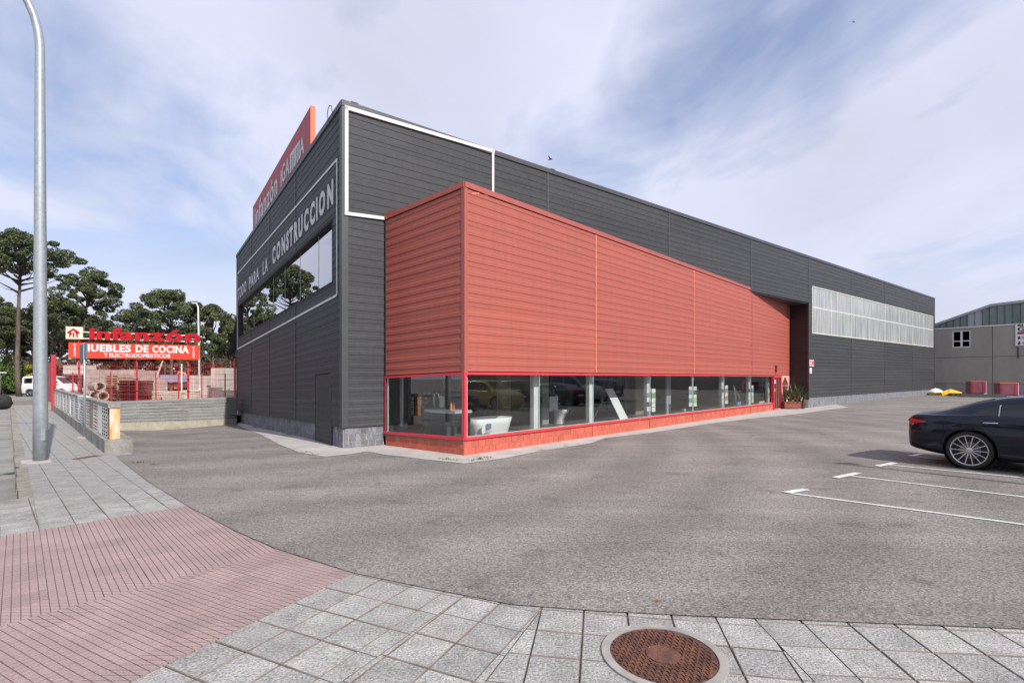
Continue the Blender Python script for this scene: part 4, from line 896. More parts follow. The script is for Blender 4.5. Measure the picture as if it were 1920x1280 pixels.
m_ = MB(); RF.rect(m_, RF.u(1298.2, -.05), RF.u(1300, -.05), .4, 1.7, -.1, -.04); m_.build('window_post', mat('tan_post', (.40, .33, .25), .6), sw)
for (a, b, y0, y1, m, lab) in ((1281, 1287, 766, 773, M_pw, 'small white card standing on the floor of the fourth bay'), (1383, 1390, 753, 759, mat('cyan_box', (.15, .4, .6), .5), 'small blue box on the floor by the last bays'), (1424, 1434, 752, 755.5, Mi_white, 'low white sample slab near the door')):
    o = -.4; x = pxbox(a, b, y0, y1, o, .01); m_ = MB(); RF.rect(m_, x[0], x[1], x[2], x[3], o-.05, o); tag(m_.build('sample_box', m), lab, 'box')
o = -.5; m_ = MB(); u = RF.u(1382, o); m_.tube([RF.P(u, .27, o), RF.P(u+.1, 1.3, o-.2)], .03, 6); m_.tube([RF.P(u+.9, .27, o), RF.P(u+.1, 1.3, o-.2)], .03, 6); tag(m_.build('easel', Mi_steel), 'thin grey easel standing behind the sixth shop window', 'easel')
# ---------------------------------------------------------------- neighbour building
Q0 = Vector((37.4, 45.0)); NB = Wall(Q0, Q0+Vector((.6101, -.7928))*52, (-.7928, -.6101))
M_panel = mat('concrete_panel', (.36, .335, .30), .9, scale=1.2, col2=(.30, .28, .25), speck=.12, bscale=30, bump=.3, objvar=.04, stretch=(1, 1, .4)); M_gsheet = mat('green_sheet', (.15, .19, .175), .55, scale=2, var=.12, objvar=.12); M_gsheet2 = mat('pale_sheet', (.32, .35, .37), .5, var=.08)
nb = thing('industrial_building', 'grey concrete-panel industrial building with a green ribbed metal gable beyond the warehouse', 'building', (Q0.x, Q0.y, 0))
ze = NB.px(1752, 618)[1]; zj1 = NB.px(1752, 671)[1]; zj2 = NB.px(1752, 718.5)[1]; us = [-3.0]+[NB.u(x) for x in (1861,)]; st = us[-1]; wpan = 6.4
us = [-6.0, st-6.4, st, st+6.4, st+12.8, st+19.2, st+25.6, st+32, st+38]
us = sorted(set([round(x, 3) for x in us])); us = [x for x in us if x >= -6.5]
wx0, wx1 = NB.u(1785.5), NB.u(1820); wz0, wz1 = NB.px(1786, 652)[1], NB.px(1786, 620.5)[1]
m_ = MB(); NB.rect(m_, -6, wx0-.02, -.5, ze+.3, -.4, -.12); NB.rect(m_, wx1+.02, 50, -.5, ze+.3, -.4, -.12); NB.rect(m_, wx0-.02, wx1+.02, -.5, wz0-.05, -.4, -.12); NB.rect(m_, wx0-.02, wx1+.02, wz1+.05, ze+.3, -.4, -.12); m_.build('wall_core', M_panel, nb)
for a, b in zip(us, us[1:]):
    for z0_, z1_ in ((-.3, zj2), (zj2, zj1), (zj1, ze)):
        segs = [(a, b, z0_, z1_)]
        if a < wx0 < b and z1_ == ze: segs = [(a, wx0, z0_, z1_), (wx1, b, z0_, z1_), (wx0, wx1, z0_, wz0), (wx0, wx1, wz1, z1_)]
        for (p, q, r_, s2) in segs:
            if q-p < .05 or s2-r_ < .05: continue
            gp = .02; m_ = MB(); NB.rect(m_, p+(gp if p == a else 0), q-(gp if q == b else 0), r_+(gp if r_ == z0_ else 0), s2-(gp if s2 == z1_ else 0), -.12, 0); m_.build('wall_panel', M_panel, nb)
nw = bpy.data.objects.new('window', None); COL.objects.link(nw); nw.parent = nb
for (p, q, r_, s2) in ((wx0, wx1, wz0, wz0+.08), (wx0, wx1, wz1-.08, wz1), (wx0, wx0+.08, wz0+.08, wz1-.08), (wx1-.08, wx1, wz0+.08, wz1-.08), ((wx0+wx1)/2-.07, (wx0+wx1)/2+.07, wz0+.08, wz1-.08), (wx0+.08, (wx0+wx1)/2-.07, wz0+.52, wz0+.60), ((wx0+wx1)/2+.07, wx1-.08, wz0+.52, wz0+.60)):
    m_ = MB(); NB.rect(m_, p, q, r_, s2, -.14, -.03); m_.build('frame', M_wpost, nw)
m_ = MB(); NB.rect(m_, wx0+.05, wx1-.05, wz0+.05, wz1-.05, -.11, -.10); m_.build('pane', glass('far_glass', (.15, .17, .18), .8), nw); m_ = MB(); NB.rect(m_, wx0-.2, wx1+.2, wz0-.2, wz1+.2, -.6, -.55); m_.build('room_back', M_dark, nw)
# gable of ribbed sheets
gt = [NB.px(1752, 614), NB.px(1752, 610.5), NB.px(1858, 573.5), NB.px(1920, 566)]
g_pts = [(-8.0, ze+.02), (gt[1][0]-.0, gt[1][1]), (gt[2][0], gt[2][1]), (gt[3][0], gt[3][1]), (gt[3][0]+8, gt[3][1]+ (gt[3][1]-gt[2][1])/(gt[3][0]-gt[2][0])*8)]
def gtop(u):
    for (a, za), (b, zb) in zip(g_pts, g_pts[1:]):
        if a <= u <= b: return za+(zb-za)*(u-a)/(b-a)
    u2 = g_pts[-1][0]; return g_pts[-1][1]-max(0, u-u2)*.12 if u > u2 else ze
m_ = MB(); NB.rect(m_, -6.2, 50, ze, ze+.09, -.2, .05); m_.build('eaves_band', M_wpost, nb)
u = -5.8; k = 0
while u < 45:
    b = u+.46
    zt0, zt1 = max(ze+.1, gtop(u)), max(ze+.1, gtop(b))
    if zt1 > ze+.12:
        m = M_gsheet2 if 0 <= (u-NB.u(1812))/(NB.u(1838)-NB.u(1812)) < .95 else M_gsheet
        m_ = MB(); NB.slab(m_, [(u+.02, ze+.09), (b-.1, ze+.09), (b-.1, zt1), (u+.02, zt0)], -.1, .03); NB.slab(m_, [(b-.1, ze+.09), (b-.02, ze+.09), (b-.02, zt1), (b-.1, zt1)], -.1, -.02); m_.build('gable_sheet', m, nb)
    u = b; k += 1
gl = [(-6.2, gtop(-5.9)), (gt[1][0], gt[1][1]), (gt[2][0], gt[2][1]), (gt[3][0], gt[3][1]), (50, gtop(49.9))]
g_line = [(g_pts[1][0]-1.5, g_pts[1][1]-.5), g_pts[1], g_pts[2], g_pts[3], g_pts[4], (45, gtop(45))]
for (a, za), (b, zb) in zip(g_line, g_line[1:]): m_ = MB(); NB.slab(m_, [(a, za-.05), (b, zb-.05), (b, zb+.16), (a, za+.16)], -.3, .12); m_.build('verge_trim', M_gsheet2, nb)
for (a, za), (b, zb) in zip(g_line, g_line[1:]):
    m_ = MB(); P_ = [NB.P(a, za+.1, -.25), NB.P(b, zb+.1, -.25), NB.P(b, zb+.1, -30), NB.P(a, za+.1, -30)]; m_.hexa([tuple(q) for q in P_]+[tuple(q+Vector((0, 0, .08))) for q in P_]); m_.build('roof', mat('light_roof', (.6, .6, .6), .7), nb)
# pale roof of a building farther back
fb = thing('far_shed', 'pale roof of a shed showing behind the warehouse end', 'shed', (47, 62, 0)); a_, b_ = AT(1735, 612, 62), AT(1793, 596, 62)
m_ = MB(); m_.hexa([(a_.x-6, 62, 0), (b_.x+8, 62, 0), (b_.x+8, 74, 0), (a_.x-6, 74, 0), (a_.x-6, 62, a_.z-.7), (b_.x+8, 62, a_.z-.7), (b_.x+8, 74, b_.z+.0), (a_.x-6, 74, b_.z)]); m_.build('walls', M_panel, fb); m_ = MB()
m_.hexa([(a_.x-6.3, 61.7, a_.z-.69), (b_.x+8.3, 61.7, a_.z-.69), (b_.x+8.3, 74.3, b_.z+.01), (a_.x-6.3, 74.3, b_.z+.01), (a_.x-6.3, 61.7, a_.z-.55), (b_.x+8.3, 61.7, a_.z-.55), (b_.x+8.3, 74.3, b_.z+.2), (a_.x-6.3, 74.3, b_.z+.2)]); m_.build('roof', mat('white_roof', (.72, .72, .72), .6), fb)
# GA sign board
sx0, sx1 = NB.u(1904.3, .1), NB.u(1904.3, .1)+3.6; sz0, sz1 = NB.px(1904.5, 648, .1)[1], NB.px(1904.5, 607, .1)[1]; H_ = sz1-sz0
gs = thing('wall_sign', 'white company board with GA lettering hung high on the concrete wall at the right edge', 'sign', tuple(NB.P(sx0, sz0, .1)))
m_ = MB(); NB.rect(m_, sx0, sx1, sz0, sz1, .05, .1); m_.build('board', M_pw, gs); m_ = MB(); NB.rect(m_, sx0-.04, sx0, sz0-.04, sz1+.04, .04, .13); m_.build('frame', Mi_grey, gs)
for (a, b, c, d, m) in ((.03, .12, .88, .97, M_dark), (.14, .30, .88, .97, M_dark), (.055, .10, .9, .95, M_pr), (.03, .6, .52, .62, M_dark), (.05, .6, .55, .59, M_pr)):
    m_ = MB(); NB.slab(m_, [(sx0+3.6*a, sz0+H_*c), (sx0+3.6*b, sz0+H_*c), (sx0+3.6*b, sz0+H_*d), (sx0+3.6*a, sz0+H_*d)], .1, .11 if m is M_dark else .115); m_.build('print_bar', m, gs)
Vt, Ft = text_mesh('GA', .03, .01); x0, x1, y0, y1 = bb(Vt); mesh('lettering', [tuple(NB.P(sx0+.1+(v[0]-x0)/(x1-x0)*.95, sz0+H_*(.65+.2*(v[1]-y0)/(y1-y0)), .1+(.012 if v[2] > 0 else 0))) for v in Vt], Ft, M_dark, gs)
for zc in (.36, .12):
    m_ = MB(); 
    NB.slab(m_, [(sx0+.12, sz0+H_*(zc-.07)), (sx0+.28, sz0+H_*(zc-.07)), (sx0+.26, sz0+H_*(zc+.03)), (sx0+.14, sz0+H_*(zc+.03))], .1, .112); NB.slab(m_, [(sx0+.17, sz0+H_*(zc+.035)), (sx0+.24, sz0+H_*(zc+.035)), (sx0+.24, sz0+H_*(zc+.08)), (sx0+.17, sz0+H_*(zc+.08))], .1, .112)
    for k in range(2): NB.slab(m_, [(sx0+.38, sz0+H_*(zc+.01-.06*k)), (sx0+1.3, sz0+H_*(zc+.01-.06*k)), (sx0+1.3, sz0+H_*(zc+.04-.06*k)), (sx0+.38, sz0+H_*(zc+.04-.06*k))], .1, .112)
    m_.build('pictogram', M_dark, gs)
m_ = MB(); u = NB.u(1909); NB.rect(m_, u-.04, u+.04, sz0-1.0, sz0-.1, .01, .07); m_.build('bracket', M_greyt, gs)
# ---------------------------------------------------------------- cars
def cr(p0, p1, p2, p3, t): return .5*((2*p1)+(-p0+p2)*t+(2*p0-5*p1+4*p2-p3)*t*t+(-p0+3*p1-3*p2+p3)*t**3)
TABLES = {
 'coupe': dict(xw=-1.40, xf=1.42, wr=.335, st=[(-2.38, .36, .76, .78, .62, .50), (-2.34, .29, .86, .89, .76, .58), (-2.22, .26, .925, .955, .84, .64), (-1.98, .22, .935, .985, .885, .66), (-1.72, .19, .94, 1.07, .905, .62), (-1.40, .18, .945, 1.195, .915, .58), (-1.0, .18, .945, 1.29, .915, .575), (-.5, .18, .94, 1.335, .91, .575), (.0, .18, .935, 1.335, .905, .575), (.4, .18, .93, 1.27, .905, .58), (.8, .18, .925, 1.12, .905, .62), (1.1, .18, .92, .985, .90, .68), (1.6, .19, .87, .90, .89, .70), (2.0, .2, .78, .81, .85, .66), (2.3, .24, .66, .69, .72, .52), (2.38, .32, .55, .57, .6, .42)],
   win=[[(-1.39, .965, .975), (-1.30, .965, 1.045), (-1.18, .965, 1.10), (-1.04, .965, 1.15)], [(-1.0, .965, 1.162), (-.6, .962, 1.20), (-.2, .958, 1.215)], [(-.14, .957, 1.215), (.2, .955, 1.19), (.55, .952, 1.07), (.78, .95, .965)]], rear=(-1.92, -1.16), front=(.35, 1.05)),
 'hatch': dict(xw=-1.25, xf=1.28, wr=.32, st=[(-2.0, .38, .82, .90, .70, .55), (-1.96, .28, .93, 1.05, .80, .62), (-1.85, .22, .95, 1.25, .85, .60), (-1.6, .2, .96, 1.42, .87, .59), (-1.0, .19, .96, 1.50, .875, .6), (-.3, .19, .95, 1.52, .875, .6), (.3, .19, .94, 1.46, .875, .6), (.75, .19, .94, 1.22, .87, .64), (1.15, .19, .93, 1.0, .865, .68), (1.6, .2, .84, .88, .83, .64), (1.9, .24, .70, .74, .74, .52), (2.0, .32, .55, .58, .6, .42)],
   win=[[(-1.6, 1.0, 1.20), (-1.3, .99, 1.33), (-1.0, .99, 1.37)], [(-.92, .985, 1.38), (-.5, .98, 1.40), (-.05, .975, 1.40)], [(.02, .975, 1.40), (.3, .97, 1.35), (.6, .97, 1.18), (.85, .97, .99)]], rear=(-1.90, -1.62), front=(.42, 1.02)),
 'van': dict(xw=-1.35, xf=1.35, wr=.33, st=[(-2.15, .32, 1.0, 1.45, .80, .70), (-2.12, .26, 1.08, 1.75, .90, .76), (-2.0, .22, 1.1, 1.86, .94, .78), (-1.2, .2, 1.1, 1.90, .95, .79), (0, .2, 1.1, 1.90, .95, .79), (.6, .2, 1.1, 1.80, .95, .77), (1.05, .2, 1.08, 1.45, .94, .78), (1.4, .2, 1.05, 1.14, .93, .78), (1.8, .22, .92, .98, .9, .7), (2.08, .28, .72, .76, .78, .55), (2.15, .36, .58, .6, .65, .45)],
   win=[[(-1.9, 1.2, 1.66), (-1.2, 1.2, 1.69)], [(-1.1, 1.2, 1.69), (-.2, 1.2, 1.69)], [(-.1, 1.2, 1.69), (.5, 1.17, 1.64), (.85, 1.15, 1.42), (1.15, 1.13, 1.16)]], rear=(-2.155, -2.0), front=(.68, 1.34)),
}
M_tyre = mat('tyre_rubber', (.02, .02, .02), .85, scale=20, var=.2); M_rim = mat('alloy', (.55, .55, .57), .25, metal=.9, var=.05); M_rimd = mat('alloy_dark', (.03, .03, .035), .4, metal=.5)
M_cgl = bpy.data.materials.new('car_glass'); M_cgl.use_nodes = True; p = M_cgl.node_tree.nodes['Principled BSDF']; p.inputs['Base Color'].default_value = (.008, .009, .011, 1); p.inputs['Roughness'].default_value = .04; p.inputs['Specular IOR Level'].default_value = .7
M_chr = mat('chrome', (.75, .75, .76), .12, metal=1.0, var=.02); M_tail = mat('tail_light_red', (.45, .01, .015), .12, var=.1, coat=.6); M_head = mat('headlight', (.65, .67, .7), .1, var=.05, coat=.5)
def lathe_y(profile, n=40):   # profile (y, r) around local y axis
    V = []; F = []
    for (y, r_) in profile:
        for k in range(n): t = 2*math.pi*k/n; V.append((math.cos(t)*r_, y, math.sin(t)*r_))
    for j in range(len(profile)-1):
        for k in range(n): F.append((j*n+k, (j+1)*n+k, (j+1)*n+(k+1) % n, j*n+(k+1) % n))
    return V, F
def make_wheel(parent, x, y, wr, side, spokes=14):
    w = bpy.data.objects.new('wheel', None); COL.objects.link(w); w.parent = parent; w.location = (x, y, wr)
    s = side; wd_ = .20; rr = wr*.80
    V, F = lathe_y([(s*.0, rr), (s*.012, rr+.01), (s*.012, wr-.025), (s*.0, wr-.006), (-s*.03, wr), (-s*(wd_-.03), wr), (-s*wd_, wr-.02), (-s*wd_, rr)]); mesh('tyre', V, F, M_tyre, w, world=False, smooth=True)
    V, F = lathe_y([(s*.003, rr+.003), (s*.006, rr-.004), (s*.0, rr-.014), (-s*.02, rr-.022), (-s*.15, rr-.03)]); o = mesh('rim', V, F, M_rim, w, world=False, smooth=True)
    m_ = MB()
    for k in range(spokes):
        t = 2*math.pi*k/spokes; c, s2 = math.cos(t), math.sin(t); wdt = .0085
        def q(r_, yy, o_): return (c*r_-s2*o_, yy, s2*r_+c*o_)
        m_.hexa([q(.03, -s*.035, -wdt), q(rr-.012, -s*.012, -wdt*.8), q(rr-.012, -s*.012, wdt*.8), q(.03, -s*.035, wdt), q(.03, -s*.012, -wdt), q(rr-.012, -s*.002, -wdt*.8), q(rr-.012, -s*.002, wdt*.8), q(.03, -s*.012, wdt)])
    m_.build('spokes', M_rim, w, world=False)
    V, F = lathe_y([(-s*.10, rr-.03), (-s*.10, .001)], 30); mesh('wheel_back', V, F, M_rimd, w, world=False)
    V, F = lathe_y([(-s*.085, .001), (-s*.08, .15), (-s*.075, .15), (-s*.075, .001)], 30); mesh('brake_disc', V, F, mat('brake_steel', (.2, .2, .2), .5, metal=.6), w, world=False)
    V, F = lathe_y([(-s*.03, .055), (s*.0, .05), (s*.004, .03), (s*.004, .001)], 20); mesh('hub', V, F, M_rim, w, world=False, smooth=True)
def make_car(kind, name, label, cat, loc, ang, paint, group=None, spokes=14, tail=True, scale=1.0):
    T = TABLES[kind]; st = T['st']; t = thing(name, label, cat, (0, 0, 0), group)
    def at(x):
        x = max(st[0][0], min(st[-1][0], x))
        for i in range(len(st)-1):
            if st[i][0] <= x <= st[i+1][0]:
                k = (x-st[i][0])/(st[i+1][0]-st[i][0]); a = st[max(i-1, 0)]; b = st[i]; c = st[i+1]; d = st[min(i+2, len(st)-1)]
                return [cr(a[j], b[j], c[j], d[j], k) for j in range(1, 6)]
    def section(x):
        zb, ze_, zt, hw, rw = at(x); g = max(.0, zt-ze_)
        ctl = [(0, zb), (hw*.55, zb), (hw*.86, zb+.01), (hw*.965, zb+.10), (hw*1.0, zb+(ze_-zb)*.45), (hw*.985, zb+(ze_-zb)*.80), (hw*.945, ze_-.012), (hw*.90+(rw-hw*.9)*.12, ze_+g*.14), (hw*.90+(rw-hw*.9)*.62, ze_+g*.62), (rw, ze_+g*.90), (rw*.78, ze_+g*.985+.004), (rw*.4, zt+.006), (0, zt+.01)]
        out_ = []
        for i in range(len(ctl)-1):
            a, b, c, d = ctl[max(i-1, 0)], ctl[i], ctl[i+1], ctl[min(i+2, len(ctl)-1)]
            for k in range(3): out_.append((cr(a[0], b[0], c[0], d[0], k/3), cr(a[1], b[1], c[1], d[1], k/3)))
        out_.append(ctl[-1]); return out_
    def side_y(x, z):
        s_ = section(x); half = [q for q in s_ if q[0] > .2]
        best = None
        for a, b in zip(s_[14:], s_[15:]):
            if min(a[1], b[1]) <= z <= max(a[1], b[1]) and abs(b[1]-a[1]) > 1e-6: return a[0]+(b[0]-a[0])*(z-a[1])/(b[1]-a[1])
        return at(x)[4]
    xs = [];
    for a, b in zip(st, st[1:]):
        n = max(1, int(math.ceil((b[0]-a[0])/.10)))
        for k in range(n): xs.append(a[0]+(b[0]-a[0])*k/n)
    xs.append(st[-1][0]); V = []; F = []; rows = []
    for x in xs:
        s_ = section(x); ring = [(y, z) for y, z in s_]+[(-y, z) for y, z in s_[-2:0:-1]]; rows.append(len(V)); nn = len(ring)
        V += [(x, y, z) for y, z in ring]
    for a, b in zip(rows, rows[1:]):
        for k in range(nn): F.append((a+k, b+k, b+(k+1) % nn, a+(k+1) % nn))
    F.append(tuple(range(rows[0], rows[0]+nn))); F.append(tuple(range(rows[-1]+nn-1, rows[-1]-1, -1)))
    body = mesh('body', V, F, paint, t, world=False, smooth=True)
    # wheel arches
    for x in (T['xw'], T['xf']):
        for s in (-1, 1):
            m_ = MB(); r_ = T['wr']+.045; m_.tube([(x, s*.60, T['wr']), (x, s*1.2, T['wr'])], r_, 40); c = m_.build('cut', paint)
            md = body.modifiers.new('b', 'BOOLEAN'); md.operation = 'DIFFERENCE'; md.object = c; md.solver = 'EXACT'
            dg = bpy.context.evaluated_depsgraph_get(); me = bpy.data.meshes.new_from_object(body.evaluated_get(dg)); body.modifiers.clear(); body.data = me; bpy.data.objects.remove(c)
    for s in (-1, 1):
        for x in (T['xw'], T['xf']):
            hw = at(x)[3]; make_wheel(t, x, s*(hw-.015), T['wr'], s, spokes)
            m_ = MB(); V, F = lathe_y([(s*.58, T['wr']+.042), (s*(hw-.03), T['wr']+.042)], 30); V = [(v[0]+x, v[1], v[2]+T['wr']) for v in V]; mesh('wheel_well', V, F, M_tyre, t, world=False)
        for wi, w_ in enumerate(T['win']):
            V = []; F = []
            dens = []
            for (xa, la, ha), (xb, lb, hb_) in zip(w_, w_[1:]):
                for k in range(4): f_ = k/4; dens.append((xa+(xb-xa)*f_, la+(lb-la)*f_, ha+(hb_-ha)*f_))
            dens.append(w_[-1])
            for (x, lo, hi) in dens:
                for k in range(4): z = lo+(hi-lo)*k/3; V.append((x, s*(side_y(x, z)+.006), z))
            for i in range(len(dens)-1):
                for k in range(3): F.append((i*4+k, (i+1)*4+k, (i+1)*4+k+1, i*4+k+1))
            mesh('side_window', V, F, M_cgl, t, world=False, smooth=True)
        if kind == 'coupe':
            x = -1.02; m_ = MB(); m_.tube([(x, s*(side_y(x, .966)+.008), .966), (x-.012, s*(side_y(x, 1.155)+.008), 1.155)], .009, 6); m_.build('window_divider', M_rim, t, world=False)
            for (xa, xb) in ((-1.22, -1.0), (-.2, .0)):
                ys = side_y(-1.1, .85); m_ = MB(); m_.tube([(xa, s*(ys-.005), .842), (xa+.02, s*(ys+.028), .846), (xb-.02, s*(ys+.028), .850), (xb, s*(ys-.005), .850)], .0095, 8); m_.build('door_handle', M_chr, t, world=False, smooth=True)
            # shut lines
            for pts in (([(-1.40+.02, .955), (-1.36, .86), (-1.22, .76), (-1.06, .62), (-1.01, .48)]), ([(-.17, .95), (-.17, .6), (-.17, .24)]), ([(-2.2, .80), (-1.98, .72), (-1.83, .6), (-1.78, .5)])):
                m_ = MB(); m_.tube([(x, s*(side_y(x, z)+.0005), z) for x, z in pts], .0032, 4); m_.build('shut_line', M_tyre, t, world=False)
            # fuel flap ring
            m_ = MB(); m_.tube([(-1.66+.105*math.cos(a/16*2*math.pi), s*(side_y(-1.66, .86+.045*math.sin(a/16*2*math.pi))+.0005), .855+.045*math.sin(a/16*2*math.pi)) for a in range(17)], .0022, 4, caps=False); m_.build('fuel_flap', M_tyre, t, world=False)
            # tail light wedge
            V = []; F = []; tl = [(-2.365, .735, .84), (-2.33, .735, .85), (-2.26, .75, .845), (-2.18, .768, .835), (-2.10, .785, .822), (-2.03, .80, .812)]
            for (x, lo, hi) in tl:
                for k in range(4): z = lo+(hi-lo)*k/3; V.append((x, s*(side_y(x, z)+.007), z))
            for i in range(len(tl)-1):
                for k in range(3): F.append((i*4+k, (i+1)*4+k, (i+1)*4+k+1, i*4+k+1))
            mesh('tail_light', V, F, M_tail, t, world=False, smooth=True)
            m_ = MB(); m_.tube([(-2.35, s*(side_y(-2.35, .73)+.006), .728), (-2.25, s*(side_y(-2.25, .745)+.006), .742)], .007, 6); m_.build('light_strip', M_chr, t, world=False)
            m_ = MB(); m_.tube([(-2.385, s*.20, .80), (-2.385, s*.56, .80)], .035, 8); m_.build('tail_light', M_tail, t, world=False)
        else:
            x0 = st[0][0]; zc = 1.05 if kind == 'van' else .9
            m_ = MB(); m_.box((x0+.05, s*(at(x0+.05)[3]-.03), zc), (.08, .10, .34)); m_.build('tail_light', M_tail, t, world=False)
        xh = st[-1][0]; hwh = at(xh-.14)[3]; zh = at(xh-.14)[1]
        m_ = MB(); m_.box((xh-.12, s*(hwh-.10), zh-.06), (.12, .26, .11)); m_.build('headlight', M_head, t, world=False)
        xm = T['win'][-1][-1][0]-.12; zm = T['win'][-1][-1][1]+.03; ym = side_y(xm, zm); m_ = MB(); m_.box((xm, s*(ym+.10), zm+.03), (.11, .19, .13)); m_.build('mirror', paint, t, world=False)
    for nm, (xa, xb) in (('rear_window', T['rear']), ('windscreen', T['front'])):
        V = []; F = []; nx = 7
        for i in range(nx):
            x = xa+(xb-xa)*i/(nx-1); s_ = section(x); ztop = s_[-1][1]; rw = at(x)[4]*.86
            for k in range(9): y = rw*(k/4-1); V.append((x, y, s_[-1][1]+.008-.012*(k/4-1)**2))
        for i in range(nx-1):
            for k in range(8): F.append((i*9+k, (i+1)*9+k, (i+1)*9+k+1, i*9+k+1))
        if kind == 'van' and nm == 'rear_window':
            x0 = st[0][0]-.012; V = [(x0, -.66, 1.1), (x0, .66, 1.1), (x0+.03, .60, 1.55), (x0+.03, -.60, 1.55)]; V = [(v[0]-.0, v[1], v[2]) for v in V]; F = [(0, 1, 2, 3)]
        mesh(nm, V, F, M_cgl, t, world=False, smooth=True)
    if kind == 'van':
        x0 = st[0][0]-.01; m_ = MB(); m_.box((x0+.03, 0, .42), (.14, 1.75, .20)); m_.build('rear_bumper', M_tyre, t, world=False)
        m_ = MB(); m_.box((x0, -.0, .78), (.02, .52, .11)); m_.build('number_plate', M_pw, t, world=False)
    else: m_ = MB(); m_.box((st[0][0]-.005, 0, .60), (.02, .52, .11)); m_.build('number_plate', M_pw, t, world=False)
    t.location = loc; t.rotation_euler = (0, 0, ang); t.scale = (scale,)*3
    return t
def paint(name, c, rough=.28, metal=.0): return mat(name, c, rough, var=.02, metal=metal, coat=.45, spec=.25)
P_navy = paint('navy_paint', (.002, .004, .014), .2)
# dark saloon: right... rear-left wheel contact at pixel (1818, 880)
wc = G(1818, 880).to_2d(); th = R(-57); hd = Vector((math.cos(th), math.sin(th))); lf = Vector((-hd.y, hd.x))   # heading, left
# camera sees the right side (y negative is right); side facing camera is -lf
cc = wc+lf*.86-hd*(-1.40)
make_car('coupe', 'dark_saloon_car', 'dark navy fastback car parked nose away at the right edge, rear wheel with thin spokes', 'car', (cc.x, cc.y, .012), th, P_navy)
# cars out of frame on the right, mirrored in the shop windows
row0 = Vector((15.6, 11.2)); rd = Vector((.69, .724)); ha = math.atan2(.70, -.714)
hd2 = math.atan2(.69, -.72)
make_car('hatch', 'parked_car', 'yellow green hatchback mirrored in the corner shop window', 'car', (row0.x, row0.y, .012), hd2, paint('olive_yellow', (.36, .33, .08), .3), spokes=6)
for k, (kd, c, lab, nm) in enumerate((('hatch', (.015, .015, .018), 'black hatchback parked second in the mirrored row', 'parked_car'), ('coupe', (.02, .02, .025), 'black saloon parked third in the mirrored row', 'parked_car'), ('van', (.30, .31, .33), 'silver grey van parked fourth in the mirrored row', 'parked_van'), ('hatch', (.10, .10, .11), 'dark grey hatchback parked last in the mirrored row', 'parked_car'))):
    q = row0+rd*(2.65*(k+1))+Vector((.3*k, -.1*k)); make_car(kd, nm, lab, 'van' if kd == 'van' else 'car', (q.x, q.y, gz(q.x, q.y)+.012), hd2+(math.pi if k % 2 else 0), paint('paint_%d' % k, c), spokes=6)
# white van across the street
make_car('van', 'white_van', 'small white van driving on the street behind the red fence', 'van', (-43.2, 47.5, -.065), R(5), paint('white_paint', (.72, .72, .72), .35), spokes=6)
# car at the left kerb, only its mirror in view
cv = make_car('hatch', 'kerbside_car', 'dark car at the left kerb of which only the round black mirror shows', 'car', (-8.42, 6.78, -.10), R(135), paint('grey_paint', (.08, .08, .09)), spokes=6)
mp0 = AT(4, 754, 8.0)
V = []; F = []; n = 16
fw_ = Vector((-.707, .707, 0)); sd = Vector((.707, .707, 0))
for i in range(7):
    ph = -math.pi/2+math.pi*i/6
    for k in range(n):
        t_ = 2*math.pi*k/n; c, s2 = math.cos(t_), math.sin(t_); e = .7; a_ = math.copysign(abs(c)**e, c)*math.cos(ph); b_ = math.copysign(abs(s2)**e, s2)*math.cos(ph)
        V.append(tuple(mp0+sd*(a_*.115)+Vector((0, 0, b_*.118))+fw_*(math.sin(ph)*.09)))
for i in range(6):
    for k in range(n): F.append((i*n+k, i*n+(k+1) % n, (i+1)*n+(k+1) % n, (i+1)*n+k))
def local_part(o, parent):
    bpy.context.view_layer.update(); mi = parent.matrix_world.inverted(); o.data.transform(mi); o.parent = parent; return o
local_part(mesh('wing_mirror', V, F, M_tyre, smooth=True), cv)
m_ = MB(); m_.tube([mp0, mp0-sd*.22-Vector((0, 0, .05))], .035, 8); local_part(m_.build('mirror_arm', M_tyre), cv)
# ---------------------------------------------------------------- street lamp, name-plate pole
M_galv = mat('galvanised_steel', (.40, .44, .47), .45, scale=14, col2=(.30, .34, .37), metal=.35, speck=.18, bscale=60)
lb = G(76, 864).to_2d(); lo = Vector((-.707, -.707))
sl_ = thing('street_lamp', 'tall galvanised street lamp pole curving over the road at the left', 'street lamp', (lb.x, lb.y, 0))
pts = [(lb.x, lb.y, -.02)]+[(lb.x-.012*k/8, lb.y, 8.15*k/8) for k in range(1, 9)]
for k_, z in ((.01, 8.35), (.035, 8.55), (.085, 8.78), (.17, 9.0), (.30, 9.25), (.5, 9.5), (.85, 9.75), (1.3, 9.92), (1.9, 10.0)): pts.append((lb.x-.012+lo.x*k_, lb.y+lo.y*k_, z))
rads = [.118]+[.118-.042*k/8 for k in range(1, 9)]+[.074, .073, .071, .069, .066, .062, .057, .05, .042]
m_ = MB(); m_.tube(pts, rads, 24); m_.build('pole', M_galv, sl_, smooth=True)
e_ = pts[-1]; m_ = MB(); m_.box((e_[0]-.3, e_[1]-.3, e_[2]), (.8, .28, .13), (lo.x, lo.y)); m_.build('lamp_head', M_galv, sl_)
m_ = MB(); a_ = G(85.5, 862); m_.box((lb.x+.10, lb.y-.045, .52), (.07, .05, .21), (.9, .4)); m_.build('service_box', M_galv, sl_)
m_ = MB(); pw_ = G(68, 873).to_2d(); m_.box((lb.x-.02, lb.y-.08, .004), (.52, .42, .03), (.72, -.69)); m_.build('base_slab', M_conc, sl_)
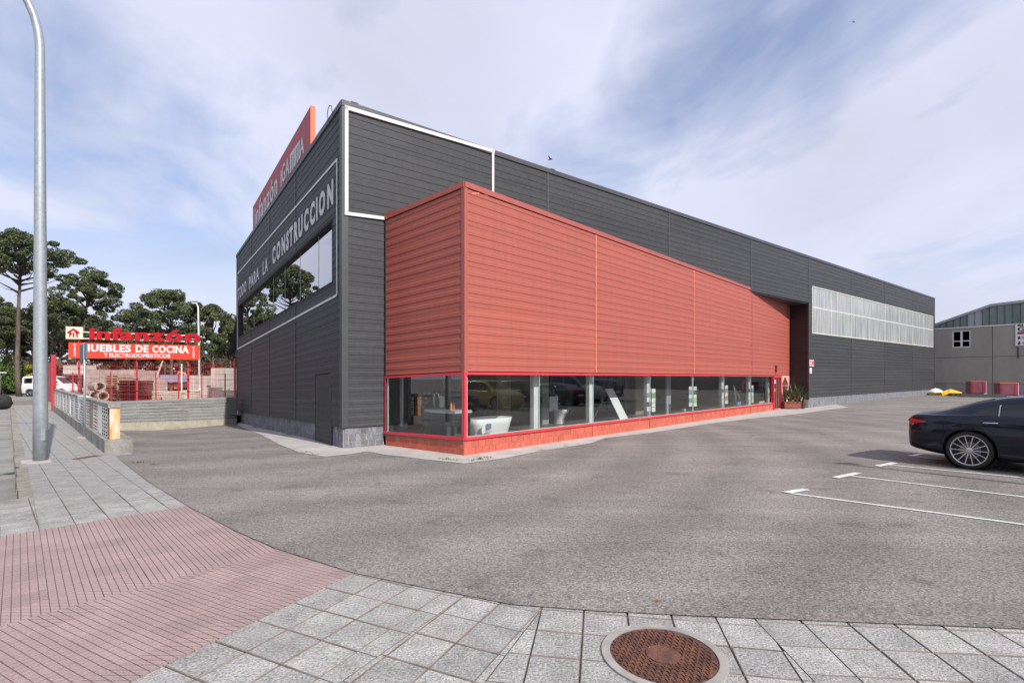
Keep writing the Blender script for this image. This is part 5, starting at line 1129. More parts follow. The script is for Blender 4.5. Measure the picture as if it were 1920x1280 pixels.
# lamp post out of frame on the right whose thin shadow crosses the bays
s2_ = thing('street_lamp', 'slim street lamp beyond the right edge casting the thin shadow over the parking lines', 'street lamp', (14.46, .35, 0))
m_ = MB(); m_.tube([(14.46, .35, -.05), (14.46, .35, 10.0)], [.085, .06], 10); m_.build('pole', M_galv, s2_, smooth=True); m_ = MB(); m_.box((14.6, .35, 10.04), (.35, .14, .08)); m_.build('lamp_head', M_galv, s2_)
pb = G(158.5, 820).to_2d(); Yp = pb.y
sp_ = thing('name_plate_pole', 'thin grey pole with a blue-grey plate seen almost edge-on, on the left pavement', 'sign pole', (pb.x, pb.y, 0))
ztop = EYE+(708-643)/945*Yp; zp0 = EYE+(708-672)/945*Yp
m_ = MB(); m_.tube([(pb.x, pb.y, 0), (pb.x, pb.y, ztop)], .028, 10); m_.build('pole', M_galv, sp_, smooth=True)
a_ = AT(149.3, 650, Yp+.10); b_ = AT(160.5, 650, Yp-.06); m_ = MB(); m_.hexa([(a_.x, a_.y, zp0), (b_.x, b_.y, zp0-.01), (b_.x+.03, b_.y+.03, zp0-.01), (a_.x+.03, a_.y+.03, zp0), (a_.x, a_.y, ztop-.05), (b_.x, b_.y, ztop), (b_.x+.03, b_.y+.03, ztop), (a_.x+.03, a_.y+.03, ztop-.05)]); m_.build('plate', mat('plate_blue_grey', (.10, .13, .17), .5, var=.2, scale=20), sp_)
m_ = MB(); m_.box((pb.x, pb.y-.02, .004), (.34, .3, .03), (.72, -.69)); m_.build('base_slab', M_conc, sp_)
# ---------------------------------------------------------------- openwork block wall along the pavement
wl = thing('openwork_wall', 'low cream wall of openwork concrete blocks on a mossy concrete base along the left pavement', 'wall', (-8.9, 10.98, 0))
S0 = Vector((-8.88, 10.98)); sdv = Vector((-.7037, .7105)); inn = Vector((.7105, .7037))
M_cel = mat('cream_block', (.94, .91, .83), .85, scale=3, col2=(.84, .81, .74), speck=.15, bscale=30, objvar=.1); M_celw = mat('white_washed_block', (.76, .76, .75), .8, var=.05)
def wbox(a0, a1, o0, o1, z0, z1):
    p = [S0+sdv*a0+inn*o0, S0+sdv*a1+inn*o0, S0+sdv*a1+inn*o1, S0+sdv*a0+inn*o1]; p = [tuple(q) for q in p]; m_ = MB(); c = ccw(p)
    m_.prism(c, z0, z1); return m_
for k in range(12): wbox(-.02+k*2+(.004 if k else 0), 2-.02+k*2, 0, .50, -.3, .30+rnd.uniform(-.008, .008)).build('base_block', M_dconc, wl)
CW = Wall(S0+inn*.075, S0+inn*.075+sdv*24, -inn)
M_hole = mat('hole_shade_side', (.13, .10, .075), .95, var=.3)  # dark colour on the block sides paints shade into the holes
M_orp = mat('rusty_orange_post', (.70, .27, .03), .8, scale=9, stretch=(1, 1, .25), col2=(.74, .64, .52), bump=.4)
wbox(.0, .11, .09, .27, .30, 1.0).build('end_post', M_orp, wl)
per = 1.8; zlo, zhi = .31, .985; rh = (zhi-zlo)/4
for c in range(12):
    u0_ = .18+c*per; m = M_celw if c == 4 else M_cel
    for r_ in range(4):
        z0_ = zlo+r_*rh; z1_ = z0_+rh-.006; m_ = MB(); W_ = 1.05
        fr_ = [(0, W_, z0_, z0_+.024), (0, W_, z1_-.024, z1_), (0, .10, z0_+.024, z1_-.024), (W_-.10, W_, z0_+.024, z1_-.024)]
        zm = (z0_+z1_)/2; fr_ += [(.10, W_-.10, zm-.013, zm+.013)]
        for q in (.31, .64): fr_ += [(q, q+.10, z0_+.024, zm-.013), (q, q+.10, zm+.013, z1_-.024)]
        for (a, b, zz0, zz1) in fr_: CW.slab(m_, [(u0_+a, zz0), (u0_+b, zz0), (u0_+b, zz1), (u0_+a, zz1)], -.06, 0)
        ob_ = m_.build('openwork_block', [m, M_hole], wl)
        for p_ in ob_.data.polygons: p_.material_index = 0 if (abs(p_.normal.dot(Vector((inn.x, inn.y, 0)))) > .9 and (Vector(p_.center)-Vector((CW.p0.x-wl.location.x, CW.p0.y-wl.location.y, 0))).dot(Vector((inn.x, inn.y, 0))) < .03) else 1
    m_ = MB(); CW.slab(m_, [(u0_+1.056, zlo), (u0_+per-.006, zlo), (u0_+per-.006, zhi), (u0_+1.056, zhi)], -.12, .006 if c % 2 else .0); m_.build('pier', m if c != 1 else mat('brown_pier', (.36, .25, .18), .9), wl)
for k in range(12): wbox(-.03+k*1.85+.004, -.03+(k+1)*1.85, .062, .27, .99, 1.075+rnd.uniform(-.004, .004)).build('coping_stone', M_dconc if k != 3 else M_celw, wl)
# ---------------------------------------------------------------- board-marked yard wall
Wa = AT(206, 708, 17.0).to_2d(); Wb = AT(444.5, 708, 21.75).to_2d(); YW = Wall(Wa, Wb, ((Wb-Wa).y, -(Wb-Wa).x))
yw = thing('yard_wall', 'grey board-marked concrete wall closing the yard between the openwork wall and the warehouse', 'wall', (Wa.x, Wa.y, 0))
zt0, zt1 = YW.px(212, 752)[1], YW.px(443, 743.5)[1]; zb0, zb1 = YW.px(212, 796)[1]-.02, YW.px(443, 785)[1]-.1; nC = 8
def ywz(u, f_): k = u/YW.L; return (zb0+(zb1-zb0)*k)*(1-f_)+(zt0+(zt1-zt0)*k)*f_
m_ = MB(); YW.slab(m_, [(-.5, -.5), (YW.L, -.6), (YW.L, zt1-.02), (-.5, zt0-.02)], -.25, -.015); m_.build('wall_core', M_gcon, yw)
for k in range(nC):
    cuts = sorted([0, YW.L]+[rnd.uniform(.6, YW.L-.6) for _ in range(2)])
    for a, b in zip(cuts, cuts[1:]):
        m_ = MB(); o_ = rnd.uniform(-.006, .006); fa, fb_ = k/nC+.012, (k+1)/nC-.008; YW.slab(m_, [(a+.004, ywz(a, fa)), (b-.004, ywz(b, fa)), (b-.004, ywz(b, fb_)), (a+.004, ywz(a, fb_))], -.1, o_); m_.build('board_course', M_gcon, yw)
m_ = MB(); YW.slab(m_, [(-.3, zb0-.5), (YW.L-.1, zb1-.5), (YW.L-.1, zb1+.12), (YW.L*.6, zb0*.4+zb1*.6+.06), (0, zb0+.07)], -.1, .09); m_.build('footing', mat('lime_stain', (.52, .47, .38), .95, scale=3, col2=(.36, .33, .27), speck=.2, bump=.6), yw)
# ---------------------------------------------------------------- red fence with the big sign
Fa = AT(100, 708, 25.0).to_2d(); Fb = AT(441, 708, 22.6).to_2d(); FW = Wall(Fa, Fb, ((Fb-Fa).y, -(Fb-Fa).x))
M_fred = mat('fence_red', (.58, .05, .06), .5, var=.1); 
fn = thing('mesh_fence', 'tall red wire mesh fence with red posts behind the yard wall', 'fence', (Fa.x, Fa.y, 0))
ztf = FW.px(100, 678)[1]; zte = FW.px(440, 681)[1]; m_ = MB()
def wire(mb, P, Q, r_=.007):
    P, Q = Vector(P), Vector(Q); mb.tube([P, Q], r_, 3, caps=False)
n = int(FW.L/.10)
for k in range(n+1): u = FW.L*k/n; wire(m_, FW.P(u, .05), FW.P(u, ztf+(zte-ztf)*u/FW.L), .0042)
for k in range(13): z = .1+(ztf-.1)*k/12; wire(m_, FW.P(0, z), FW.P(FW.L, z+(zte-ztf)*k/12), .0055 if k % 4 else .009)
stuff(m_.build('wire_mesh', M_fred, fn))
for x in (98.5, 440.5): u = FW.u(x); m_ = MB(); FW.slab(m_, [(u-.032, 0), (u+.032, 0), (u+.032, ztf+.05), (u-.032, ztf+.05)], -.03, .03); m_.build('post', M_fred, fn)
for x in (125, 197, 282, 325, 369, 413): pz = FW.px(x, 697 if x < 300 else 700)[1]; u = FW.u(x); m_ = MB(); FW.slab(m_, [(u-.018, 0), (u+.018, 0), (u+.018, pz), (u-.018, pz)], -.30, -.26); m_.build('stake', M_fred, fn)
bs = thing('shop_sign', 'orange-red board lettered MUEBLES DE COCINA with free-standing infanzón letters above the fence', 'sign', tuple(FW.P(FW.u(150), 0)))
M_bsr = mat('sign_orange_red', (.86, .075, .03), .5, var=.03); M_bl = mat('letter_deep_red', (.62, .0, .012), .45, var=.03); M_cr = mat('cream_panel', (.86, .82, .66), .55, var=.03); M_wl = mat('bright_white', (.86, .86, .86), .5, var=.01)
for x, yt in ((150.3, 636), (258.5, 640), (354.8, 628)):
    u = FW.u(x); zt_ = FW.px(x, yt)[1]; m_ = MB(); FW.slab(m_, [(u-.034, 0), (u+.034, 0), (u+.034, zt_), (u-.034, zt_)], .02, .08); m_.build('post', M_fred, bs)
    for k in range(4): zz_ = 1.0+k*.55; m_ = MB(); FW.slab(m_, [(u-.038, zz_), (u+.038, zz_), (u+.038, zz_+.05), (u-.038, zz_+.05)], .015, .085); m_.build('black_clamp', M_dark, bs)
m_ = MB(); FW.pxpoly(m_, [(128.3, 671), (372.3, 674.3), (372.3, 647.3), (128.3, 641.5)], .10, .16); m_.build('board', M_bsr, bs)
for w_, xa_, xb_ in (('MUEBLES', 152.5, 246), ('DE', 254, 279), ('COCINA', 285.5, 354.7)):
    yb_ = lambda x: 658.7+(x-150)*.0195
    put_text(FW, w_, ((xa_, yb_(xa_)), (xb_, yb_(xb_)), (xb_, yb_(xb_)-14.1), (xa_, yb_(xa_)-14.1)), M_wl, bs, o=.162, th=.012, bold=.038, split=True, kx=.93)
put_text(FW, 'Y ELECTRODOMESTICOS', ((195, 669), (319.5, 670.8), (319.5, 663.8), (195, 661.6)), M_wl, bs, name='small_lettering', o=.162, th=.008, bold=.02)
for x, y0, y1 in ((140.4, 644, 668.6), (363.2, 650, 671.5)):
    for i, c in enumerate('DISEÑO'):
        ya = y0+(y1-y0)*i/6; hh = (y1-y0)/6*.82; wdt = 3.3 if c != 'I' else 1.0
        put_text(FW, c, ((x-wdt/2, ya+hh), (x+wdt/2, ya+hh), (x+wdt/2, ya), (x-wdt/2, ya)), M_wl, bs, o=.162, th=.008, bold=.03, name='letter')
for a, b in (((150, 622), (372, 629.5)), ((150, 634.2), (375, 640.6))): m_ = MB(); FW.strip(m_, a, b, .055, .10, .14); m_.build('rail', M_cr, bs)
put_text(FW, 'infanzón', ((168.8, 636.2), (376.6, 642), (376.6, 619.0), (168.8, 613.6)), M_bl, bs, o=.142, th=.06, bold=.03, split=True, kx=.90)
m_ = MB(); FW.pxpoly(m_, [(123.2, 635), (151.5, 635.6), (151.5, 612.8), (123.2, 611.6)], .10, .20); m_.build('logo_box', M_cr, bs)
for a, b, w_ in (((126.5, 624), (137.5, 617), .085), ((137.3, 617), (148.5, 624.5), .085), ((131.8, 621), (130.3, 631.3), .085), ((131, 625.3), (135, 625.3), .06), ((137.6, 623.5), (137.6, 631.8), .085), ((143.2, 621.5), (144.6, 631.8), .085), ((140.5, 622.6), (146, 622.6), .06)):
    m_ = MB(); FW.strip(m_, a, b, w_, .202, .215); m_.build('logo_stroke', M_bl, bs)
# red gate leaf
ga = thing('gate_leaf', 'red sheet-metal gate leaf standing at the far end of the openwork wall', 'gate', tuple(AT(91, 749, 27.5)))
p0, p1 = AT(85.5, 749, 29.0), AT(97, 749.5, 26.3); zg0_, zg1_ = .35, EYE+30/945*26.3
d_ = (p1-p0); nA_ = 3
for k in range(nA_):
    a, b = p0+d_*(k/nA_), p0+d_*((k+1)/nA_-.01); z1k = EYE+(708-(684-6*(k+.5)/nA_))/945*(a.y+b.y)/2
    m_ = MB(); nrm = Vector((d_.y, -d_.x, 0)).normalized()*.04; m_.hexa([(a.x, a.y, zg0_), (b.x, b.y, zg0_), (b.x-nrm.x, b.y-nrm.y, zg0_), (a.x-nrm.x, a.y-nrm.y, zg0_), (a.x, a.y, z1k), (b.x, b.y, z1k), (b.x-nrm.x, b.y-nrm.y, z1k), (a.x-nrm.x, a.y-nrm.y, z1k)]); m_.build('sheet', mat('gate_red', (.50, .05, .06), .5, var=.06), ga)
m_ = MB(); m_.box((p1.x+.1, p1.y, 1.4), (.14, .14, 2.9)); m_.build('post', M_fred, ga)
m_ = MB(); m_.box((p0.x*.5+p1.x*.5, p0.y*.5+p1.y*.5, .16), (d_.length, .3, .38), (d_.normalized().x, d_.normalized().y)); m_.build('footing', M_dconc, ga)
# ---------------------------------------------------------------- yard stock
M_blk = mat('pinkish_block', (.42, .34, .31), .9, scale=3, var=.15, speck=.15, objvar=.12); M_blk2 = mat('pale_block', (.52, .48, .43), .9, scale=3, var=.12, speck=.15, objvar=.12); M_blkb = mat('bluish_box', (.28, .30, .42), .7, var=.15); M_wood = mat('pallet_wood', (.50, .40, .26), .85, scale=6, col2=(.34, .27, .18), speck=.2, objvar=.15); M_woodd = mat('dark_wet_wood', (.12, .05, .04), .8, scale=6, var=.3, objvar=.2); M_pipe = mat('pipe_concrete', (.50, .45, .38), .9, scale=3, var=.15, speck=.15)
def block_stack(x0, x1, yt, Y, nx, nz, m, label, dep=1.1, zb=.05, name='block_stack', cat='stack of blocks', group=None):
    a, b = AT(x0, yt, Y), AT(x1, yt, Y); r_ = thing(name, label, cat, ((a.x+b.x)/2, Y, zb), group); Wd = b.x-a.x; Ht = a.z-zb
    m_ = MB(); m_.box(((a.x+b.x)/2, Y+dep/2, zb+.06), (Wd*.96, dep*.95, .1)); m_.build('pallet', M_wood, r_)
    for i in range(nx):
        for j in range(nz):
            z0_ = zb+.12+(Ht-.12)*j/nz; z1_ = zb+.12+(Ht-.12)*(j+1)/nz-.012; xa_ = a.x+Wd*i/nx+.008; xb_ = a.x+Wd*(i+1)/nx-.008; jt = rnd.uniform(-.02, .02)
            m_ = MB(); m_.hexa([(xa_, Y+jt, z0_), (xb_, Y+jt, z0_), (xb_, Y+dep, z0_), (xa_, Y+dep, z0_), (xa_, Y+jt, z1_), (xb_, Y+jt, z1_), (xb_, Y+dep, z1_), (xa_, Y+dep, z1_)]); m_.build('block', m, r_)
    return r_
block_stack(160, 196, 699, 33, 4, 5, M_blk, 'pinkish block stack behind the concrete pipes')
block_stack(118, 161, 684, 44, 3, 2, M_blk2, 'pale block stack on the mound at the far left of the yard', zb=1.9)
block_stack(161, 185, 692, 37, 3, 5, M_blk, 'perforated block stack rising behind the pinkish stack by the pipes')
block_stack(196, 222, 693, 36, 2, 6, M_blk, 'block stack showing above the light pallet pile, left part of the long row')
block_stack(222, 251, 692.5, 36, 3, 6, M_blk, 'block stack in the middle of the long row above the pallets')
block_stack(252, 278, 694, 35.5, 2, 6, M_blk, 'block stack at the right end of the long row behind the sign post')
block_stack(262, 292, 708, 31, 4, 4, M_blk, 'lower pinkish block stack beside the dark pallet pile')
block_stack(352, 389, 704, 30, 5, 4, M_blk2, 'pale block stack left of the white lamp post')
block_stack(395, 430, 689.5, 29, 4, 6, M_blk2, 'tallest pale block stack near the warehouse corner')
block_stack(431, 441, 705, 29.5, 2, 4, M_blk2, 'narrow block stack tucked against the warehouse corner')
def slab_pile(x0, x1, yt, Y, n, m, label, name='slab_pile', zb=.05, dep=1.0, jit=.03):
    a, b = AT(x0, yt, Y), AT(x1, yt, Y); r_ = thing(name, label, 'pile of slabs', ((a.x+b.x)/2, Y, zb)); Ht = a.z-zb
    for j in range(n):
        z0_ = zb+Ht*j/n; z1_ = z0_+Ht/n*.72; e = rnd.uniform(-jit, jit); m_ = MB(); m_.hexa([(a.x+e, Y, z0_), (b.x+e, Y, z0_), (b.x+e, Y+dep, z0_), (a.x+e, Y+dep, z0_), (a.x+e, Y, z1_), (b.x+e, Y, z1_), (b.x+e, Y+dep, z1_), (a.x+e, Y+dep, z1_)]); m_.build('slab', m, r_)
M_slab = mat('pale_slab', (.62, .58, .50), .85, var=.1, scale=4, objvar=.12)
slab_pile(262, 295, 732.5, 26.5, 8, M_slab, 'pale slab pile just right of the dark pallets'); slab_pile(303, 340, 732.5, 26.5, 8, M_slab, 'pale slab pile in the middle of the yard front'); slab_pile(342, 366, 730.5, 26.8, 10, M_slab, 'whitish slab pile around the right sign post'); slab_pile(376, 397, 725.5, 26.2, 11, M_slab, 'narrow pallet-like slab pile right of the white lamp post')
def pallet_pile(x0, x1, yt, Y, n, m, label):
    a, b = AT(x0, yt, Y), AT(x1, yt, Y); r_ = thing('pallet_pile', label, 'pallets', ((a.x+b.x)/2, Y, .05)); Ht = a.z-.05; Wd = b.x-a.x
    for j in range(n):
        z0_ = .05+Ht*j/n; h_ = Ht/n; e = rnd.uniform(-.05, .05); m_ = MB(); cx = (a.x+b.x)/2+e
        m_.box((cx, Y+.5, z0_+h_*.84), (Wd, 1.0, h_*.2)); m_.box((cx, Y+.5, z0_+h_*.1), (Wd, 1.0, h_*.16))
        for q in (-.45, 0, .45): m_.box((cx+q*Wd, Y+.5, z0_+h_*.46), (Wd*.09, 1.0, h_*.54))
        m_.build('pallet', m, r_)
pallet_pile(196, 222, 703, 26.5, 14, M_wood, 'pile of pale wooden pallets in the yard behind the wall'); pallet_pile(222.5, 262, 713, 25.6, 11, M_woodd, 'pile of dark stained pallets beside the pale pallet pile')
# concrete pipes
pg = 'concrete pipes stacked by the pallets'
for i, (x, y) in enumerate(((187.5, 724.5), (178, 741.5), (194, 742.5), (171, 758), (186, 759), (201, 759.5))):
    Y = 25.0; c = AT(x, y, Y); r_ = .235; ax_ = Vector((-.80, .60, 0)); wv = Vector((0, 0, 1)); uv = ax_.cross(wv)
    t = thing('concrete_pipe', ['short concrete pipe lying on top of the pipe stack', 'concrete pipe in the middle layer, left', 'concrete pipe in the middle layer, right', 'concrete pipe in the bottom layer, left', 'concrete pipe in the bottom layer, middle', 'concrete pipe in the bottom layer, right'][i], 'pipe', tuple(c), pg)
    V = []; F = []; n = 24; L_ = 1.15
    for (al, rr) in ((0, r_), (0, r_*.80), (L_, r_*.80), (L_, r_)):
        for k in range(n): a = 2*math.pi*k/n; V.append(tuple(c+ax_*al+(uv*math.cos(a)+wv*math.sin(a))*rr))
    for j in range(4):
        for k in range(n): F.append((j*n+k, j*n+(k+1) % n, ((j+1) % 4)*n+(k+1) % n, ((j+1) % 4)*n+k))
    mesh('pipe_wall', V, F, M_pipe, t)
# truck with crane
tk = thing('flatbed_truck', 'blue-grey box truck with a reddish chassis and an orange crane arm parked in the yard', 'truck', tuple(AT(315, 745, 33)))
a, b = AT(299, 703, 32), AT(332, 716, 32); m_ = MB(); m_.box(((a.x+b.x)/2, 33.2, (a.z+b.z)/2), (b.x-a.x, 2.4, a.z-b.z)); m_.build('box_body', M_blkb, tk)
c1, c2 = AT(302, 718, 32), AT(330, 727, 32); m_ = MB(); m_.box(((c1.x+c2.x)/2, 33.2, (c1.z+c2.z)/2), (c2.x-c1.x, 2.1, c1.z-c2.z)); m_.build('chassis', M_woodd, tk)
for x in (306, 325): q = AT(x, 731, 32.1); m_ = MB(); m_.tube([(q.x, 32.1, .45), (q.x, 32.5, .45)], .42, 18); m_.build('wheel', M_tyre, tk)
q = AT(324, 703, 32.4); m_ = MB(); m_.tube([(q.x-.1, 33, a.z-.2), (q.x, 33, a.z+.2), (q.x+.35, 33, a.z+.12), (q.x+.5, 33, a.z-.15)], .09, 6); m_.build('crane_arm', mat('crane_orange', (.7, .18, .05), .5), tk)
for x, m in ((298, M_tail), (307, M_pw), (328.5, mat('amber_lamp', (.8, .35, .05), .4))): q = AT(x+1, 727, 31.9); m_ = MB(); m_.box((q.x, 31.95, q.z), (.22, .06, .12)); m_.build('lamp', m, tk)
# low wall by the warehouse corner inside the yard
a, b = AT(397, 731.5, 26), AT(443, 731.5, 26); m_ = MB(); m_.box(((a.x+b.x)/2, 26.1, a.z/2), (b.x-a.x, .2, a.z)); tag(m_.build('low_wall', M_slab), 'short pale concrete wall inside the yard next to the warehouse corner', 'wall')
# white lamp post, thin pole, leaning stick
wlp = thing('street_lamp', 'slender white lamp post standing in the yard right of the sign', 'street lamp', tuple(AT(374, 745, 27.5))); q0, q1 = AT(375, 745, 27.5), AT(371.5, 577, 27.5)
m_ = MB(); m_.tube([(q0.x, 27.5, 0), q1, (q1.x-.04, 27.5, q1.z+.14), (q1.x-.12, 27.5, q1.z+.24)], [.06, .035, .03, .02], 8); m_.build('pole', M_wl, wlp, smooth=True); m_ = MB(); m_.box((q1.x-.2, 27.5, q1.z+.26), (.2, .14, .05)); m_.build('lamp_head', M_wl, wlp)
q0 = AT(340.5, 735, 28); q1 = AT(340.5, 682, 28); m_ = MB(); m_.tube([(q0.x, 28, 0), q1], .035, 6); tag(m_.build('thin_pole', M_wl), 'thin white pole standing in the yard left of the right sign post', 'pole')
q0 = AT(287, 707, 30.9); q1 = AT(294.5, 676, 30.9); m_ = MB(); m_.tube([(q0.x, 31.2, q0.z), (q1.x, 31.4, q1.z)], .04, 6); tag(m_.build('leaning_stick', M_slab), 'pale stick leaning upward from the lower block stack', 'stick')
# shade net at the warehouse corner
M_net = mat('black_net', (.012, .012, .014), .9, var=.3)
Yn = 23.2; pts = [(443.5, 596), (443.5, 662), (438, 657), (431, 663), (427.5, 665), (432, 650), (431, 640), (436.5, 627), (440, 610)]
V = [tuple(AT(x, y, Yn)) for x, y in pts]; V2 = [(v[0]+.03, v[1]+.12, v[2]) for v in V]; n = len(V)
tag(mesh('shade_net', V+V2, [tuple(range(n)), tuple(range(2*n-1, n-1, -1))]+[(k, (k+1) % n, n+(k+1) % n, n+k) for k in range(n)], M_net), 'torn black shade net hanging off the far corner of the warehouse', 'net')
# green downpipe at the corner
q = GL.P(GL.L+.06, .0, .03); m_ = MB(); m_.tube([(q.x, q.y, -.35), (q.x, q.y, .95)], .035, 8); tag(m_.build('downpipe', mat('pipe_green', (.10, .22, .17), .5)), 'short green downpipe at the far left corner of the warehouse', 'pipe')
# ---------------------------------------------------------------- right side stock
def pallet_wrap(x0, x1, y0, y1, Y, label):
    a, b = AT(x0, y0, Y), AT(x1, y1, Y); g_ = b.z; t = thing('wrapped_pallet', label, 'pallet', ((a.x+b.x)/2, Y, g_)); Wd = b.x-a.x; Ht = a.z-b.z; ax_ = (.93, -.37)
    c = ((a.x+b.x)/2, Y+.3); Wd *= .82; m_ = MB(); m_.box((c[0], c[1], g_+Ht*.52), (Wd*.92, .9, Ht*.90), ax_); m_.build('wrapped_load', mat('pink_wrap', (.26, .085, .12), .35, scale=5, col2=(.15, .045, .07), bump=.5, bscale=8), t)
    m_ = MB(); m_.box((c[0], c[1], g_+Ht*.985), (Wd*.95, .93, Ht*.05), ax_); m_.build('lid', mat('orange_lid', (.62, .14, .07), .7), t)
    m_ = MB(); m_.box((c[0], c[1], g_+Ht*.03), (Wd*.9, .85, Ht*.08), ax_); m_.build('pallet', M_woodd, t)
    for s_x in (-.36, .30): m_ = MB(); X = Vector(ax_); m_.box((c[0]+X.x*s_x*Wd, c[1]+X.y*s_x*Wd, g_+Ht*.5), (Wd*.10, .925, Ht*.88), ax_); m_.build('strap', mat('dark_pink_strap', (.28, .02, .05), .5), t)
    m_ = MB(); X = Vector(ax_); m_.box((c[0]+X.x*.455*Wd, c[1]+X.y*.455*Wd, g_+Ht*.5), (Wd*.05, .93, Ht*.9), ax_); m_.build('label_film', mat('light_pink_film', (.85, .35, .5), .4, scale=12, var=.3), t)
pallet_wrap(1821.5, 1851, 714.5, 738, 38.5, 'pink film-wrapped pallet with an orange top, the left one of two by the concrete wall'); pallet_wrap(1876.5, 1911, 717.5, 741.5, 36.0, 'pink film-wrapped pallet with an orange top, the right one of two by the concrete wall')
q0 = AT(1747, 741, 39.3); zg = gz(33, 40)+.02
for i, (x0, x1, y, dy, m, lab) in enumerate(((1747, 1790, 738.5, 3, mat('yellow_board', (.55, .38, .05), .7), 'yellow board pile lying at the foot of the warehouse end'), (1785, 1850, 741, 1.6, M_woodd, 'dark beams lying on the ground left of the pink pallets'), (1790, 1885, 744.5, 1.4, mat('grey_beam', (.10, .10, .10), .8), 'long dark grey beams lying nearest the car roof'))):
    Y = 39.5-i*1.6; a, b = AT(x0, y, Y), AT(x1, y+1.5, Y-1.5); d = Vector((b.x-a.x, b.y-a.y)).normalized(); L_ = math.hypot(b.x-a.x, b.y-a.y); t = thing('timber_pile', lab, 'timber', ((a.x+b.x)/2, (a.y+b.y)/2, zg))
    for j in range(3): m_ = MB(); m_.box(((a.x+b.x)/2+rnd.uniform(-.2, .2), (a.y+b.y)/2+j*.22-.2, zg+.09+.02*j), (L_*(.9+.1*j/2), .16, .16), tuple(d)); m_.build('beam', m, t)
def heap(loc, sx_, sy_, sz_, m, name, label, cat, seed):
    r2 = random.Random(seed); V = []; F = []; n = 14; rings = 5
    for i in range(rings):
        f_ = i/(rings-1); rr = math.cos(f_*math.pi/2)**.7
        for k in range(n): a = 2*math.pi*k/n; j = 1+r2.uniform(-.22, .22); V.append((loc[0]+math.cos(a)*sx_*max(rr, .02)*j, loc[1]+math.sin(a)*sy_*max(rr, .02)*j, loc[2]+f_*sz_*(1+r2.uniform(-.12, .12))))
    for i in range(rings-1):
        for k in range(n): F.append((i*n+k, i*n+(k+1) % n, (i+1)*n+(k+1) % n, (i+1)*n+k))
    F.append(tuple(range((rings-1)*n, rings*n))); tag(mesh(name, V, F, m), label, cat)
q = AT(1752, 738, 40.0); heap((q.x+.1, 40.0, zg+.15), .55, .35, .38, M_wl, 'white_sack', 'white sack lying on the yellow boards by the warehouse end', 'sack', 1)
q = AT(1783, 740, 38.6); heap((q.x, 38.6, zg), .85, .5, .48, mat('yellow_tarp', (.62, .42, .03), .6, bump=.5, bscale=6), 'yellow_tarp', 'crumpled yellow tarpaulin on the beams left of the pink pallets', 'tarpaulin', 2)
q = AT(1848, 741, 37.2); heap((q.x, 37.2, zg), .28, .25, .22, M_wl, 'white_bag', 'small white bag at the foot of the left pink pallet', 'bag', 3)
q = AT(1757, 722, 42); m_ = MB(); m_.box((q.x+.1, 42, q.z), (.9, .4, .25), (.9, -.4)); tag(m_.build('dark_hatch', M_greyt), 'small dark metal canopy on the concrete wall by the warehouse end', 'canopy')
# ---------------------------------------------------------------- planter at the entrance
pq = GZ(1487, 767); px0, px1 = AT(1472, 760, pq.y), AT(1503, 760, pq.y)
pl = thing('planter', 'reddish planter box of spiky green plants at the recess beside the glass door', 'planter', (pq.x, pq.y, pq.z)); d = RF.d
m_ = MB(); m_.box((pq.x, pq.y+.25, .24+pq.z/2-.03), (px1.x-px0.x, .5, .28), (1, 0)); m_.v = [(v[0], v[1], v[2]-.0) for v in m_.v]; m_.build('box', mat('terracotta_box', (.26, .07, .05), .8, var=.15), pl)
m_ = MB(); m_.box((pq.x, pq.y+.25, .39), (px1.x-px0.x+.04, .54, .03), (1, 0)); m_.build('rim', mat('terracotta_rim', (.32, .10, .07), .8), pl)
M_leaf = mat('agave_leaf', (.075, .11, .045), .55, scale=8, col2=(.03, .055, .02), objvar=.25); M_leaf2 = mat('agave_pale', (.22, .24, .10), .6, var=.2)
def blades(parent, c, n, hmin, hmax, wd_, spread, m, seed, name='leaf'):
    r2 = random.Random(seed)
    for i in range(n):
        a = r2.uniform(0, 2*math.pi); h = r2.uniform(hmin, hmax); lean = r2.uniform(.12, .95)*spread; bx, by = c[0]+r2.uniform(-.03, .03), c[1]+r2.uniform(-.03, .03); V = []; F = []; sg = 5; w0_ = wd_*r2.uniform(.7, 1.2)
        for k in range(sg+1):
            t = k/sg; r_ = lean*h*t**1.4; z = h*(t-.28*lean*t*t); w_ = w0_*(1-t)**.6*(.6+.8*t if t < .5 else 1.0); x, y = bx+math.cos(a)*r_, by+math.sin(a)*r_
            V += [(x-math.sin(a)*w_/2, y+math.cos(a)*w_/2, c[2]+z), (x, y, c[2]+z-.012*(1-t)), (x+math.sin(a)*w_/2, y-math.cos(a)*w_/2, c[2]+z)]
        for k in range(sg): F += [(3*k, 3*k+1, 3*k+4, 3*k+3), (3*k+1, 3*k+2, 3*k+5, 3*k+4)]
        mesh(name, V, F, m, parent)
for k in range(4): blades(pl, (px0.x+(px1.x-px0.x)*(k+.5)/4, pq.y+.22, .38), 26, .5, 1.15, .09, .8, M_leaf, 20+k)
blades(pl, (pq.x, pq.y+.2, .38), 12, .35, .7, .07, .9, M_leaf2, 31)
m_ = MB(); r2 = random.Random(5)
for k in range(9): x, y, z = px0.x+r2.uniform(0, px1.x-px0.x), pq.y+r2.uniform(-.15, .1), .5+r2.uniform(0, .45); m_.box((x, y, z), (.045, .045, .045), (.7, .7))
m_.build('flowers', mat('red_flower', (.6, .03, .03), .6), pl)
m_ = MB()
for k in range(6): x, y, z = px0.x+r2.uniform(0, px1.x-px0.x), pq.y+r2.uniform(-.18, .0), .45+r2.uniform(0, .25); m_.box((x, y, z), (.045, .045, .045), (.8, .6))
m_.build('pale_flowers', mat('pale_flower', (.75, .6, .35), .6), pl)
